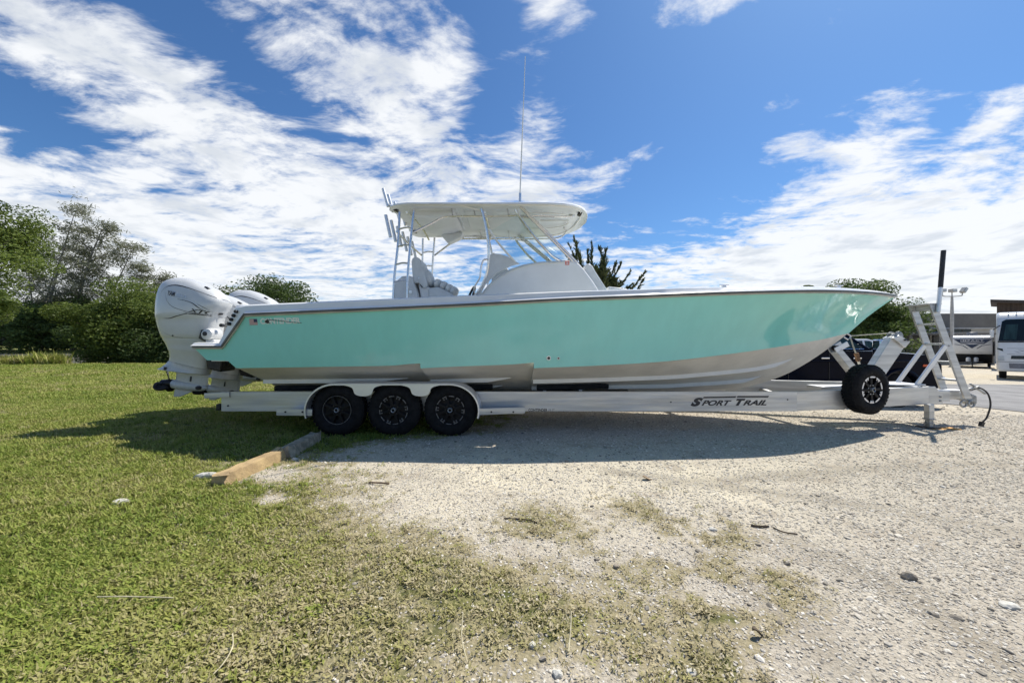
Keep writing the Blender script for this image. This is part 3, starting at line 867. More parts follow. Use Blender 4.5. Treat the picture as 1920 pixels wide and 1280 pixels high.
# ---------------------------------------------------------------- console
cprof = [(-.62, 1.25), (-.59, 2.2), (-.45, 2.38), (-.27, 2.56), (-.02, 2.70), (.20, 2.775), (.45, 2.82), (.91, 2.85), (1.07, 2.84), (1.16, 2.78), (1.24, 2.69), (1.39, 2.49), (1.51, 2.30), (1.62, 1.9), (1.66, 1.28)]
con = MB().prism(cprof, CY - .60, CY + .60)
cons = con.build('console', 'gelcoat', boat, bevel=.05, seg=4)
side_poly = [(-.60, 2.22), (-.50, 2.40), (-.42, 2.62), (-.40, 2.92), (-.30, 2.945), (-.20, 2.935), (-.08, 2.90), (.06, 2.81), (.14, 2.775), (-.02, 2.735), (-.27, 2.60), (-.45, 2.42), (-.56, 2.2)]
for side in (-1, 1):
    MB().prism(side_poly, CY + side * .62 - .015, CY + side * .62 + .015).build('console_wing', 'vinyl', cons, bevel=.008)
    # moulded trim line along the upper edge
    MB().tube(catmull([(-.57, CY + side * .607, 2.20), (-.43, CY + side * .607, 2.355), (-.25, CY + side * .607, 2.525), (0, CY + side * .607, 2.665), (.22, CY + side * .607, 2.735), (.45, CY + side * .607, 2.78), (.9, CY + side * .607, 2.81)], 5), .012, 6).build('console_trim', 'vinyl', cons, smooth=True)
st = MB().add([(p.x, CY - .606, p.z) for p in (pt(1060, 496.6, 6.35), pt(1067.4, 496.4, 6.35), pt(1067.4, 488.8, 6.35), pt(1060, 489, 6.35))], [(0, 1, 2, 3)]).build('registration_sticker', 'sticker_red', cons)
vs, fs = text_polys('26', 1, .03)
p = pt(1061.3, 495.4, 6.35)
decal(vs, fs, (p.x, CY - .609, p.z), (1, 0, 0), (0, 0, 1), None, 0, (.042, .050)).build('sticker_number', 'flag_white', st)
# clear screen between the front pipes
MB().add([(.17, CY - .78, 3.64), (1.10, CY - .56, 2.84), (1.10, CY + .56, 2.84), (.17, CY + .78, 3.64)], [(0, 1, 2, 3)]).build('windscreen', 'clear_glass', boat)
for side in (-1, 1):
    MB().add([(-.36, CY + side * .80, 3.28), (.10, CY + side * .76, 3.56), (.80, CY + side * .60, 2.86), (.05, CY + side * .66, 2.82)], [(0, 1, 2, 3)]).build('side_screen', 'clear_glass', boat)
# lounge seat ahead of the console
MB().prism([(1.22, 2.62), (1.28, 2.79), (1.34, 2.81), (1.40, 2.77), (1.46, 2.66), (1.72, 2.26), (1.74, 1.9), (1.55, 1.9)], CY - .50, CY + .50).build('lounge_backrest', 'vinyl', boat, bevel=.03, seg=3)
MB().prism([(1.70, 1.75), (1.70, 2.42), (2.02, 2.38), (2.05, 2.35), (2.05, 1.75)], CY - .42, CY + .42).build('bow_locker', 'vinyl', boat, bevel=.02)
MB().tube([(2.03, CY - .3, 2.36), (2.32, CY - .55, 2.17)], .010, 6).build('dock_line', 'gelcoat', boat, smooth=True)
for x in (3.22, 5.4):                          # cleats on the gunwale
    z = cap_z(x) + .012; yy = CY - sheer_b(x) + .16
    MB().tube([(x - .07, yy, z + .03), (x + .07, yy, z + .03)], .011, 8).box((x, yy, z + .012), (.06, .02, .03)).build('cleat', 'steel', boat, smooth=True)
# steering wheel
helm = MB()
ring = [Vector((-.74 + .07 * math.cos(t), CY - .30 + .19 * math.sin(t), 2.25 + .17 * math.cos(t))) for t in np.linspace(0, 2 * math.pi, 25)]
helm.tube(ring, .022, 8, caps=False)
for t in (0.2, 2.3, 4.4): helm.tube([(-.70, CY - .30, 2.24), (-.74 + .07 * math.cos(t), CY - .30 + .19 * math.sin(t), 2.25 + .17 * math.cos(t))], .013, 6)
helm.tube([(-.72, CY - .30, 2.24), (-.5, CY - .30, 2.2)], .035, 8)
helm.build('steering_wheel', 'black_plastic', boat, smooth=True)
# ---------------------------------------------------------------- seats
def S(x, y, Y=6.5): return pt(700 + x / 5.33, 340 + y / 5.33, Y)
def seat(Y, w):
    back = [S(x, y, Y) for x, y in ((378, 800), (388, 765), (418, 752), (455, 762), (472, 790), (482, 850), (505, 895), (530, 985), (540, 1040), (525, 1066), (500, 1066), (450, 1010), (415, 1020), (392, 985))]
    b_ = MB().prism([(p.x, p.z) for p in back], Y, Y + w).build('helm_seat', 'vinyl', boat, bevel=.035, seg=3)
    MB().prism([(p.x, p.z) for p in [S(x, y, Y) for x, y in ((440, 1000), (475, 1055), (560, 1050), (565, 1330), (490, 1330))]], Y + .05, Y + w - .05).build('seat_pedestal', 'gelcoat', b_, bevel=.02)
    MB().prism([(p.x, p.z) for p in [S(x, y, Y) for x, y in ((545, 1062), (640, 1050), (720, 1085), (800, 1130), (800, 1200), (545, 1200))]], Y + .02, Y + w - .02).build('seat_cushion', 'vinyl', b_, bevel=.03, seg=3)
    for x, y, r in ((495, 905, .085), (535, 950, .09)):
        c = S(x, y, Y); MB().ellipsoid((c.x, Y + w / 2, c.z), (r * .75, w * .42, .16), 14, 9, (0, -.35, 0), 2.6).build('back_bolster', 'vinyl', b_, smooth=True)
    for x, y in ((625, 1008), (685, 1030), (740, 1058), (785, 1082)):
        c = S(x, y, Y); MB().ellipsoid((c.x, Y + w / 2, c.z), (.068, w * .46, .085), 14, 9, (0, .4, 0), 2.6).build('bolster_roll', 'vinyl', b_, smooth=True)
    h = S(455, 965, Y); MB().lathe([(-.01, 0), (-.01, .018), (.01, .018)], (h.x, Y - .002, h.z), n=12).build('hinge_cap', 'steel', b_, smooth=True)
    return b_
seat(6.48, .50)
seat(7.06, .50)
bx = [S(x, y, 6.42) for x, y in ((185, 1110), (200, 1030), (235, 985), (285, 945), (340, 940), (385, 945), (400, 1010), (440, 1120), (450, 1330), (185, 1330))]
MB().prism([(p.x, p.z) for p in bx], 6.42, 7.5).build('tackle_station', 'vinyl', boat, bevel=.03, seg=3)
p = S(375, 1108, 6.42); MB().lathe([(-.015, 0), (-.015, .03), (0, .035), (.01, .035)], (p.x, 6.41, p.z), n=14).build('station_light', 'steel', boat, smooth=True)
p = S(790, 590, 7.6); MB().prism([(p.x - .2, p.z + .06), (p.x + .24, p.z + .12), (p.x + .2, p.z + .02), (p.x - .06, p.z - .10)], 7.4, 7.62).build('radio_box', 'hardtop_under', boat, bevel=.015)

# ---------------------------------------------------------------- outboard engines
EY = 6.23
def E(u, v): return ((u - 960) / FPX * EY, EYE - (v - 640) / FPX * EY)
EDY = EY - .265                               # plane of the cowling's near face
def ED(u, v): return ((u - 960) / FPX * EDY, EYE - (v - 640) / FPX * EDY)
def engine_ring(uL, vL, uR, vR, hw_, n=32, e=3.1):
    if hw_ > .1: uL += 34 * hw_; uR -= 18 * hw_            # the near flank stands closer to the lens
    (xl, zl), (xr, zr) = E(uL, vL), E(uR, vR)
    cx, rx = (xl + xr) / 2, (xr - xl) / 2
    pw = lambda q: math.copysign(abs(q) ** (2 / e), q)
    out = []
    for j in range(n):
        t = 2 * math.pi * j / n
        q = pw(math.cos(t)); k = (q + 1) / 2
        out.append(Vector((cx + rx * q, hw_ * pw(math.sin(t)), zl + (zr - zl) * k)))
    return out
def make_engine():
    mid = MB().loft([engine_ring(*r_) for r_ in ((306, 632, 412, 632, .228), (309, 638, 411, 640, .225), (311, 641, 410, 645, .205), (315, 649, 408, 653, .200), (317.5, 655, 406, 662, .196), (318.5, 657.5, 405, 665, .178), (319.5, 663, 402, 673, .178), (319.5, 666, 400, 679, .158), (318.5, 674, 396, 691, .154))])
    root = mid.build('outboard_engine', 'engine_white', boat, smooth=True, local=True, ang=50)
    WLOC[root.name] = root.location.copy()
    cw = MB().loft([engine_ring(*r_) for r_ in ((307.5, 633.5, 412, 636, .222), (306.5, 632.5, 413, 634, .238), (303, 625, 414, 625, .250), (300.5, 617, 415, 616, .258), (298, 609, 416, 607, .262), (296.6, 602, 417, 600, .263), (296, 598.5, 418, 596.5, .270), (295.6, 596, 419, 594, .282), (295, 588, 423, 587, .286), (294.6, 579, 428, 579, .285), (295, 566, 432, 569, .277), (296.6, 554, 428, 561, .262), (299.5, 544, 419, 551, .243), (303.5, 536.5, 408, 543, .221), (305.6, 533.2, 402, 539.6, .202), (309, 530, 394, 535.5, .184), (316, 526, 383, 530.2, .155), (324, 523.2, 370, 525.7, .113), (333, 521.7, 357, 522.4, .055))])
    cowl = cw.build('cowling', 'engine_white', root, smooth=True, ang=70)
    bv = cw.bvh()
    # seam lines and swooshes printed on the cowling
    def band(pts, name, m_, off=.004):
        """pts: (u, v, half thickness in px)"""
        vv = []; n = len(pts)
        C = catmull([Vector((a, b, c)) for a, b, c in pts], 6)
        for q in C:
            for sgn in (1, -1):
                x, z = ED(q.x, q.y + sgn * max(q.z * .7, .05)); vv.append((x, z))
        ff = [(2*i, 2*i+2, 2*i+3, 2*i+1) for i in range(len(C) - 1)]
        x0 = min(p[0] for p in vv); z0 = min(p[1] for p in vv)
        return decal(vv, ff, (x0, 0, z0), (1, 0, 0), (0, 0, 1), bv, off).build(name, m_, root)
    band([(296.5, 566, .3), (299, 548, .4), (305, 539, .5), (314, 534.5, 1.0), (326, 533.6, 1.5), (342, 537, 1.2), (360, 542.5, .7), (385, 552, .5), (405, 562, .5), (421, 575, .4), (427, 582, .2)], 'cowl_swoosh', 'ink')
    band([(306.5, 540, .2), (308, 549, .45), (313, 562, .5), (323, 573.5, .5), (338, 580, .5), (360, 586, .5), (385, 591, .45), (412, 596.5, .4)], 'cowl_seam', 'ink')
    band([(334, 560.5, .3), (348, 563.5, .6), (360, 567.5, 1.0), (368, 573, 1.6), (375, 578.5, .7), (380, 580.5, .2)], 'cowl_swoosh', 'ink')
    band([(370, 570, .2), (378, 574.5, .7), (388, 581, .2)], 'cowl_swoosh', 'ink')
    band([(305, 596.3, .1), (318, 596.6, .9), (335, 592, 1.1), (352, 588, .8), (365, 588.6, .2)], 'cowl_swoosh', 'ink')
    band([(346, 585, .15), (356, 588.2, .9), (370, 589.5, .9), (382, 591.2, .2)], 'cowl_swoosh', 'ink')
    band([(302, 622, .2), (320, 630, .35), (340, 633, .3)], 'cowl_seam', 'graphic_grey')
    for txt, u, v, w_, h_, m_, sl, sh in (('YAM', 313, 552.8, 14.5, 9.0, 'ink', -.22, .1), ('AHA', 328.5, 556.2, 22, 7.6, 'reflection_print', -.22, .1), ('XTO', 355, 584.2, 40, 7.0, 'ink', -.17, .45), ('OFFSHORE', 362, 588.4, 26, 2.6, 'ink', -.17, .3)):
        vs, fs = text_polys(txt, 1, .02 if txt != 'OFFSHORE' else 0, sh, 1.0)
        x, z = ED(u, v); k = EDY / FPX
        decal(vs, fs, (x, 0, z), (1, 0, sl), (0, 0, 1), bv, .005, (w_ * k, h_ * k)).build('engine_lettering', m_, root)
    for u, v in ((388, 607.5), (321.5, 629)):
        x, z = ED(u, v); h = bv.ray_cast((x, -2, z), (0, 1, 0))[0]
        if h: MB().lathe([(-.008, 0), (-.008, .012), (.01, .012)], h, n=10).build('cowl_bolt', 'black_plastic', root, smooth=True)
    for u, v in ((400, 541), (431, 571)):
        x, z = E(u, v); h = bv.ray_cast((x, 0.12 - 0, 5), (0, 0, -1))[0]
        hh = bv.ray_cast((x, -.12, 5), (0, 0, -1))[0]
        if hh: MB().box((hh.x, hh.y, hh.z + .004), (.07, .05, .02), (0, .55, 0)).build('cowl_vent', 'black_plastic', root, bevel=.006)
    # recess and steering gear ahead of the mid section
    MB().prism([ED(u, v) for u, v in ((376, 618), (398, 617), (402, 650), (371, 634))], -.262, -.18).build('steering_recess', 'black_plastic', root, bevel=.01)
    x, z = ED(392.5, 627)
    sg = MB().lathe([(-.11, 0), (-.11, .05), (-.10, .085), (-.05, .105), (.10, .105), (.14, .07)], (x, -.22, z), n=22).build('steering_actuator', 'engine_white', root, smooth=True, ang=30)
    MB().lathe([(-.006, .0), (-.006, .036), (.02, .036)], (x - .018, -.331, z + .012), n=16).build('actuator_port', 'black_plastic', root, smooth=True)
    MB().box((x + .03, -.2, z - .13), (.14, .2, .10)).build('mount_bracket', 'engine_white', root, bevel=.02)
    x, z = ED(410, 609.5); MB().lathe([(-.02, .016), (-.02, .030), (.02, .030)], (x, -.20, z), n=14).build('rigging_port', 'black_plastic', root, smooth=True)
    # swivel bracket to the transom
    MB().prism([E(u, v) for u, v in ((396, 640), (425, 640), (430, 676), (428, 696), (402, 690))], -.16, .16).build('swivel_bracket', 'dark_metal', root, bevel=.02)
    # anti-ventilation plate, gearcase
    lo = MB().loft([engine_ring(*r_) for r_ in ((318.2, 674.5, 396, 691.5, .152), (312, 681, 395, 695, .150), (302, 688.4, 394, 699, .16), (296, 690.2, 393.5, 700.5, .165), (300, 691.4, 393, 702, .15), (324, 694, 392, 703, .10))], True, True, True).build('ventilation_plate', 'engine_grey', root, smooth=True, ang=40)
    MB().loft([engine_ring(*r_, 20, 2.0) for r_ in ((330, 694, 391.5, 702, .062), (331, 700, 391, 708, .055), (330, 708, 390.5, 714, .052), (328, 719, 389.5, 723, .06))]).build('gearcase', 'engine_grey', root, smooth=True, ang=60)
    (x0, z0), (x1, z1) = E(324, 719.5), E(390, 727)
    prof = [(0, .055), (.02, .075), (.15, .085), (.35, .083), (.48, .065), (.56, .035), (.59, .006)]
    L = x1 - x0
    rings = []
    for a_, r_ in prof:
        t = a_ / .59
        c = Vector((x0 + L * t, 0, z0 + (z1 - z0) * t))
        rings.append([c + Vector((0, r_ * math.cos(q), r_ * math.sin(q))) for q in np.linspace(0, 2 * math.pi, 20, endpoint=False)])
    MB().loft(rings).build('gearcase_bullet', 'engine_grey', root, smooth=True, ang=60)
    x, z = E(377, 726); MB().ellipsoid((x, -.05, z), (.055, .035, .035), 12, 7).build('water_pickup', 'black_plastic', root, smooth=True)
    x, z = E(363, 709.5); MB().box((x, -.056, z), (.022, .012, .085), (0, .12, 0)).build('intake_grille', 'black_plastic', root)
    x, z = E(326, 689); MB().box((x, -.158, z - .002), (.04, .01, .05), (0, .1, 0)).build('plate_vents', 'black_plastic', root)
    MB().prism([E(u, v) for u, v in ((329, 727), (326, 743.5), (338, 743.5), (352, 738), (370, 729))], -.012, .012).build('skeg', 'engine_grey', root, bevel=.006)
    # propeller
    (xh, zh) = E(316, 718)
    pr = MB().lathe([(-.11, .045), (-.10, .062), (.06, .068), (.085, .055)], (xh, 0, zh), axis='x', n=20).build('propeller', 'dark_metal', root, smooth=True, ang=40)
    for k in range(3):
        a0 = R(200 + 120 * k)
        rings = []
        for i in range(8):
            t = i / 7
            rad = .055 + .155 * t
            wd = .10 * math.sin(math.pi * min(.97, .18 + .8 * t)) ** .7 + .008
            pitch = R(62 - 30 * t); rake = -.06 * t
            row = []
            for s in (-1, -.4, .3, 1):
                ang = a0 + s * wd * math.cos(pitch) / rad
                row.append(Vector((xh + rake + s * wd * math.sin(pitch) * .75, rad * math.cos(ang), zh + rad * math.sin(ang))))
            rings.append(row)
        bl = MB().loft(rings, closed=False).build('propeller_blade', 'dark_metal', pr, smooth=True, fix=False)
        sm = bl.modifiers.new('thick', 'SOLIDIFY'); sm.thickness = .008
    return root
eng = make_engine()
# sub-parts of sub-parts are one level too deep: hang blades on the engine
def flatten(root):
    for ch in list(root.children):
        for g_ in list(ch.children):
            g_.location = g_.location + ch.location
            g_.parent = root
flatten(eng)
base_loc = eng.location.copy() - WLOC[boat.name]
places = ((EY, 0.0, 0.0), (CY, -.17, 0.0), (2 * CY - EY, 0.0, 0.0))
for i, (y, dz, rr) in enumerate(places):
    e_ = eng if i == 0 else copy_tree(eng, boat)
    e_.location = base_loc + Vector((0, y, dz))
# ================================================================== THE TRAILER
trailer = empty('boat_trailer', (0, CY, 0), 'triple axle aluminium boat trailer with spare wheel and bow ladder under the boat', 'boat trailer')
RT, RB = .646, .338                           # top and bottom of the side rails
def ibeam(mb, a, b, top=RT, bot=RB, w=.10):
    """aluminium I-beam lying along a-b (x, y pairs)"""
    a = Vector((a[0], a[1], 0)); b = Vector((b[0], b[1], 0))
    d = (b - a).normalized(); n = Vector((-d.y, d.x, 0)); fl = .014
    z = lambda q: Vector((0, 0, q))
    for lo, hi, ww in ((top - fl, top, w), (bot, bot + fl, w), (bot + fl + .0005, top - fl - .0005, .016)):
        vs = [p + n * (s * ww / 2) + z(h) for p in (a, b) for s, h in ((-1, lo), (1, lo), (1, hi), (-1, hi))]
        mb.add(vs, [(3, 2, 1, 0), (4, 5, 6, 7), (0, 1, 5, 4), (1, 2, 6, 5), (2, 3, 7, 6), (3, 0, 4, 7)])
def box_rail(mb, a, b, top=RT, bot=RB, w=.09):
    a = Vector((*a, (top + bot) / 2)); b = Vector((*b, (top + bot) / 2))
    mb.bar(a, b, w, top - bot)
NY = 5.98                                      # near side rail
FY = 2 * CY - NY
BX, TX = 4.55, 7.50                            # bend, tongue
rails = {}
for side, y0, y1 in ((-1, NY, 6.66), (1, FY, 2 * CY - 6.66)):
    mb = MB()
    box_rail(mb, (-4.64, y0), (BX, y0))
    r_ = mb.build('side_rail', 'aluminium', trailer)
    rails[side] = r_
    mb = MB(); box_rail(mb, (BX - .012, y0), (TX, y1), RT - .0005, RB + .0005, .0895)
    r2 = mb.build('tongue_rail', 'aluminium', trailer)
def tongue_y(x): return NY + (x - BX) / (TX - BX) * (6.66 - NY)
# chamfered end plates of the tongue and the front tube
for y in (6.60, 2 * CY - 6.60 - .02):
    MB().prism([(7.20, RB - .004), (7.20, RT + .006), (7.50, RT + .006), (7.64, .50), (7.64, RB - .004)], y - .012, y + .012).build('tongue_plate', 'aluminium', trailer, bevel=.004)
for z in (.47, .40):
    MB().lathe([(-.012, 0), (-.012, .016), (.01, .016)], (7.59, 6.588, z), n=8).build('plate_bolt', 'galvanised', trailer)
MB().box((7.78, CY, .465), (.30, .46, .20)).build('tongue_box', 'aluminium', trailer, bevel=.01)
MB().box((8.10, CY, .455), (.40, .16, .15)).build('coupler_tube', 'aluminium', trailer, bevel=.012)
MB().box((8.10, CY, .541), (.58, .20, .014)).build('coupler_plate', 'bright_aluminium', trailer, bevel=.004)
cp = MB().prism([(8.25, .37), (8.25, .50), (8.50, .49), (8.62, .44), (8.62, .30), (8.52, .27), (8.46, .33), (8.40, .37)], CY - .07, CY + .07).build('coupler', 'galvanised', trailer, bevel=.012)
MB().bar((8.42, CY - .02, .52), (8.72, CY - .02, .60), .025, .05).bar((8.55, CY - .02, .66), (8.84, CY - .02, .47), .03, .03).build('coupler_latch', 'galvanised', trailer, bevel=.006)
for x in (8.33, 8.48):
    ring = [Vector((x + .055 * math.cos(t), CY - .10, .30 + .06 * math.sin(t))) for t in np.linspace(0, 2 * math.pi, 16)]
    MB().tube(ring, .015, 8, caps=False).build('safety_chain_link', 'galvanised', trailer, smooth=True)
MB().tube(catmull([(8.45, CY - .11, .55), (8.57, CY - .14, .60), (8.70, CY - .16, .50), (8.74, CY - .17, .30), (8.68, CY - .17, .08), (8.60, CY - .17, -.02)], 7), .013, 8).box((8.575, CY - .17, -.06), (.05, .05, .09), (0, .35, 0)).build('wiring_plug', 'black_plastic', trailer, smooth=True, ang=30)
# jack
JX, JY = 7.26, 6.47
jz = float(gz(JX, JY))
MB().box((JX, JY, .235), (.09, .09, .25)).build('jack_tube', 'aluminium', trailer, bevel=.006)
MB().box((JX, JY, (jz + .14) / 2), (.075, .075, .14 - jz)).build('jack_leg', 'galvanised', trailer, bevel=.004)
MB().box((JX, JY, .105), (.12, .12, .02)).box((JX, JY, .03), (.10, .10, .02)).build('jack_collar', 'galvanised', trailer, bevel=.004)
MB().box((JX - .02, JY, jz + .016), (.24, .20, .018)).build('jack_foot', 'dark_metal', trailer, bevel=.004)
# cross members, dropped to a V under the keel
for x in (-4.45, -2.9, -1.7, -.1, 1.6, 3.4, 5.2):
    y0 = NY + .06 if x < BX else tongue_y(x) + .06
    mb = MB()
    for s in (-1, 1):
        mb.bar((x, CY + s * (CY - y0), .43), (x, CY, .34), .09, .10)
    mb.build('cross_member', 'aluminium', trailer, bevel=.006)
# bunks and their posts
def bunk(x0, x1, s_pos, nm='bunk', dz=0.0):
    for side in (-1, 1):
        a = bot_pt(max(x0, -4.1), s_pos, side); b2 = bot_pt(x1, s_pos, side)
        a = Vector((x0, a.y, a.z - .10 + dz)); b2 = b2 - Vector((0, 0, .10 - dz))
        k = MB().bar(a, b2, .10, .09).build(nm, 'carpet', trailer, bevel=.02)
        n = max(2, int((x1 - x0) / 1.1))
        for i in range(n):
            t = (i + .22) / n
            p = a.lerp(b2, t)
            MB().bar((p.x, p.y, .40), (p.x, p.y, p.z - .046), .05, .06).build('bunk_post', 'bright_aluminium', trailer, bevel=.004)
bunk(-4.05, -.33, .52); bunk(.42, 1.65, .50); bunk(-4.35, 2.1, .78)
# fender: one sheet over the three wheels, scalloped skirt
WX = [(630.5 - 960) / FPX * 5.667, (737 - 960) / FPX * 5.667, (843.5 - 960) / FPX * 5.667]
WR = .40
FO, FI = 5.60, 5.90                            # outer and inner edge
for side in (-1, 1):
    yo, yi = (FO, FI) if side < 0 else (2 * CY - FO, 2 * CY - FI)
    RAD = .475
    arc = []
    for t in np.linspace(R(196), R(90), 14): arc.append((WX[0] + RAD * math.cos(t) * .98, .40 + RAD * math.sin(t) * .885))
    for t in np.linspace(R(90), R(-16), 14): arc.append((WX[2] + RAD * math.cos(t) * .98, .40 + RAD * math.sin(t) * .885))
    rings = []
    for i, (x, z) in enumerate(arc):
        cx = WX[0] if i < 14 else WX[2]
        d = Vector((x - cx, 0, (z - .40) / .885)).normalized()
        q = Vector((x, 0, z))
        o_ = q + Vector((0, yo, 0)); n_ = q + Vector((0, yi, 0)); inn = -d * .006
        lip = Vector((0, yo, 0)) + q - d * .03
        sgn = 1 if side < 0 else -1
        rings.append([lip, o_ - Vector((0, sgn * .0, 0)) - d * .008, o_ + Vector((0, sgn * .015, 0)), n_, n_ + inn, o_ + inn * 1.5 + Vector((0, sgn * .02, 0)), lip + Vector((0, sgn * .008, 0))])
    fd = MB().loft(rings, True).build('fender', 'bright_aluminium', trailer, smooth=True, ang=40)
    for k in (0, 1):
        xa, xb = WX[k], WX[k + 1]; xm = (xa + xb) / 2
        topz = .40 + RAD * .885 - .012
        low = catmull([(xa + .10, 0, topz - .008), (xa + .26, 0, topz - .055), (xm - .12, 0, topz - .155), (xm, 0, topz - .185), (xm + .12, 0, topz - .155), (xb - .26, 0, topz - .055), (xb - .10, 0, topz - .008)], 4)
        poly = [(p.x, p.z) for p in low] + [(xb - .10, topz), (xa + .10, topz)]
        ya, yb = sorted((yo + .006 * (1 if side < 0 else -1), yo + .012 * (1 if side < 0 else -1)))
        MB().prism(poly, ya, yb).build('fender_skirt', 'bright_aluminium', fd)
    # step brackets fore and aft of the fender
    for xa, xb, za, zb in ((-3.57, -3.03, .36, .345), (WX[2] + .455, .20, .40, .44)):
        ya, yb = (5.63, 5.93) if side < 0 else (2 * CY - 5.93, 2 * CY - 5.63)
        if xa < -3: poly = [(xa, .33), (xa, .435), (xb, .425), (xb, .325)]
        else: poly = [(xa, .335), (xa, .435), (xb, .455), (xb, .365)]
        stp = MB().prism(poly, ya, ya + .012 if side < 0 else ya + .30).build('fender_step', 'aluminium', trailer, bevel=.003)
        MB().box(((xa + xb) / 2, (ya + yb) / 2, .362), (abs(xb - xa) - .04, .26, .02)).build('step_tread', 'aluminium', stp)
        for t in (.26, .74):
            MB().lathe([(-.010, 0), (-.010, .014), (.0, .014)], (xa + (xb - xa) * t, ya - .001 if side < 0 else yb, .385), n=8).build('step_bolt', 'black_plastic', stp)

def make_wheel(name, silver):
    """tyre, rim and hub; face towards -y at y = 0"""
    W = .235
    w_ = empty(name, (0, 0, 0))
    prof = [(.030, .225), (.008, .245), (.0, .285), (.004, .325), (.018, .362), (.036, .384), (.05, .394), (.07, .399), (W - .07, .399), (W - .05, .394), (W - .03, .382), (W - .012, .355), (W, .30), (W - .02, .22)]
    ty = MB().lathe(prof, (0, 0, 0), n=48, caps=False)
    tyre = ty.build('tyre', 'rubber', w_, smooth=True, ang=40)
    tr_ = MB()
    for k in range(40):                         # tread lugs
        t = 2 * math.pi * k / 40
        for yy, sh in ((.062, 0), (W - .062, .08), (W / 2, .04)):
            c = Vector((.400 * math.cos(t + sh), yy, .400 * math.sin(t + sh)))
            tr_.box(c, (.012, .050, .046), (0, -(t + sh), 0))
    tr_.build('tread', 'rubber', w_)
    rim = MB().lathe([(.030, .226), (.022, .222), (.030, .205), (.062, .196), (.075, .15), (.060, .09), (.045, .07), (.045, .0)], (0, 0, 0), n=40, caps=False).build('rim', 'rim_black', w_, smooth=True, ang=50)
    sp = MB()                                   # spokes
    for k in range(8):
        t = 2 * math.pi * (k + .5) / 8
        d = Vector((math.cos(t), 0, math.sin(t)))
        sp.bar(d * .05 + Vector((0, .040, 0)), d * .205 + Vector((0, .042, 0)), .045, .03, up=(0, 1, 0))
    sp.build('spokes', 'rim_black', w_, bevel=.006)
    lip = MB()                                  # machined flange, broken by spoke feet
    n = 12 if silver == 1 else 10
    for k in range(n):
        t0 = 2 * math.pi * k / n
        wd = (.34, .42)[k % 2] * (2 * math.pi / n) * (2.05 if silver == 2 else 1.75)
        r0 = .196 if silver == 2 else .207
        pts_ = []
        for s in np.linspace(-.5, .5, 6):
            pts_.append((r0 + (.010 if abs(s) > .45 and silver == 2 else 0), t0 + s * wd))
        out = [(.2205, t0 + s * wd) for s in np.linspace(.5, -.5, 6)]
        poly = [Vector((r_ * math.cos(a_), .0195, r_ * math.sin(a_))) for r_, a_ in pts_ + out]
        m_ = len(poly)
        lip.add(poly + [p + Vector((0, .006, 0)) for p in poly], [tuple(range(m_)), tuple(range(2*m_-1, m_-1, -1))] + [(i, i + m_, (i+1) % m_ + m_, (i+1) % m_) for i in range(m_)])
        if silver == 2 and k % 2 == 0 or silver == 1 and k % 2 == 0:
            d = Vector((math.cos(t0), 0, math.sin(t0))); tt = Vector((-math.sin(t0), 0, math.cos(t0)))
            for s in (-.02, .02):
                lip.bar(d * .175 + tt * s + Vector((0, .024, 0)), d * .197 + tt * s + Vector((0, .021, 0)), .016, .006, up=(0, 1, 0))
    if silver: lip.build('rim_flange', 'rim_silver' if silver == 2 else 'rim_dull', w_)
    else: MB().lathe([(.0195, .213), (.0190, .219), (.026, .222), (.03, .214)], (0, 0, 0), n=40, caps=False).build('rim_flange', 'rim_dull', w_, smooth=True)
    MB().lathe([(-.004, .022), (-.010, .030), (-.004, .036), (.045, .040)], (0, 0, 0), n=20, caps=False).build('hub_ring', 'galvanised', w_, smooth=True)
    MB().lathe([(.006, 0), (.006, .024), (.03, .024)], (0, 0, 0), n=16).build('hub_cap', 'rim_black', w_, smooth=True)
    lug = MB()
    for k in range(8):
        t = 2 * math.pi * k / 8
        lug.lathe([(.026, 0), (.026, .010), (.05, .010)], (.075 * math.cos(t), 0, .075 * math.sin(t)), n=6)
    lug.build('lug_nuts', 'dark_metal' if silver != 2 else 'galvanised', w_)
    return w_
def place(o, loc, rz=0.0, parent=trailer, ry=0.0):
    o.parent = parent
    o.location = Vector(loc) - (WLOC[parent.name] if parent.name in WLOC else Vector())
    o.rotation_euler = (0, ry, rz)
    return o
wA = make_wheel('wheel', 1)
wB = make_wheel('wheel', 0)
wC = make_wheel('spare_wheel', 2)
place(wA, (WX[2], 5.667, .40), ry=.1)
place(wB, (WX[0], 5.667, .40))
place(copy_tree(wA), (WX[1], 5.667, .40), ry=.9)
for x in WX: place(copy_tree(wB), (x, 2 * CY - 5.667, .40), rz=math.pi)
for c_, l_ in ((wB, None),): pass
tag(wC, 'spare wheel with chipped silver rim on the tongue rail')
spa = math.atan2(6.66 - NY, TX - BX)
place(wC, (5.86, 6.02, .665), rz=spa, ry=.35)
MB().tube([(5.83, 6.12, .665), (5.80, 6.30, .665)], .06, 12).build('spare_carrier', 'galvanised', trailer, smooth=True)
for x in WX: MB().tube([(x, 5.80, .40), (x, 2 * CY - 5.80, .40)], .05, 12).build('axle', 'galvanised', trailer, smooth=True)
for x in WX:
    for s in (-1, 1): MB().bar((x, CY + s * .98, .40), (x + .25, CY + s * .98, .33), .09, .08).build('suspension_arm', 'galvanised', trailer, bevel=.008)
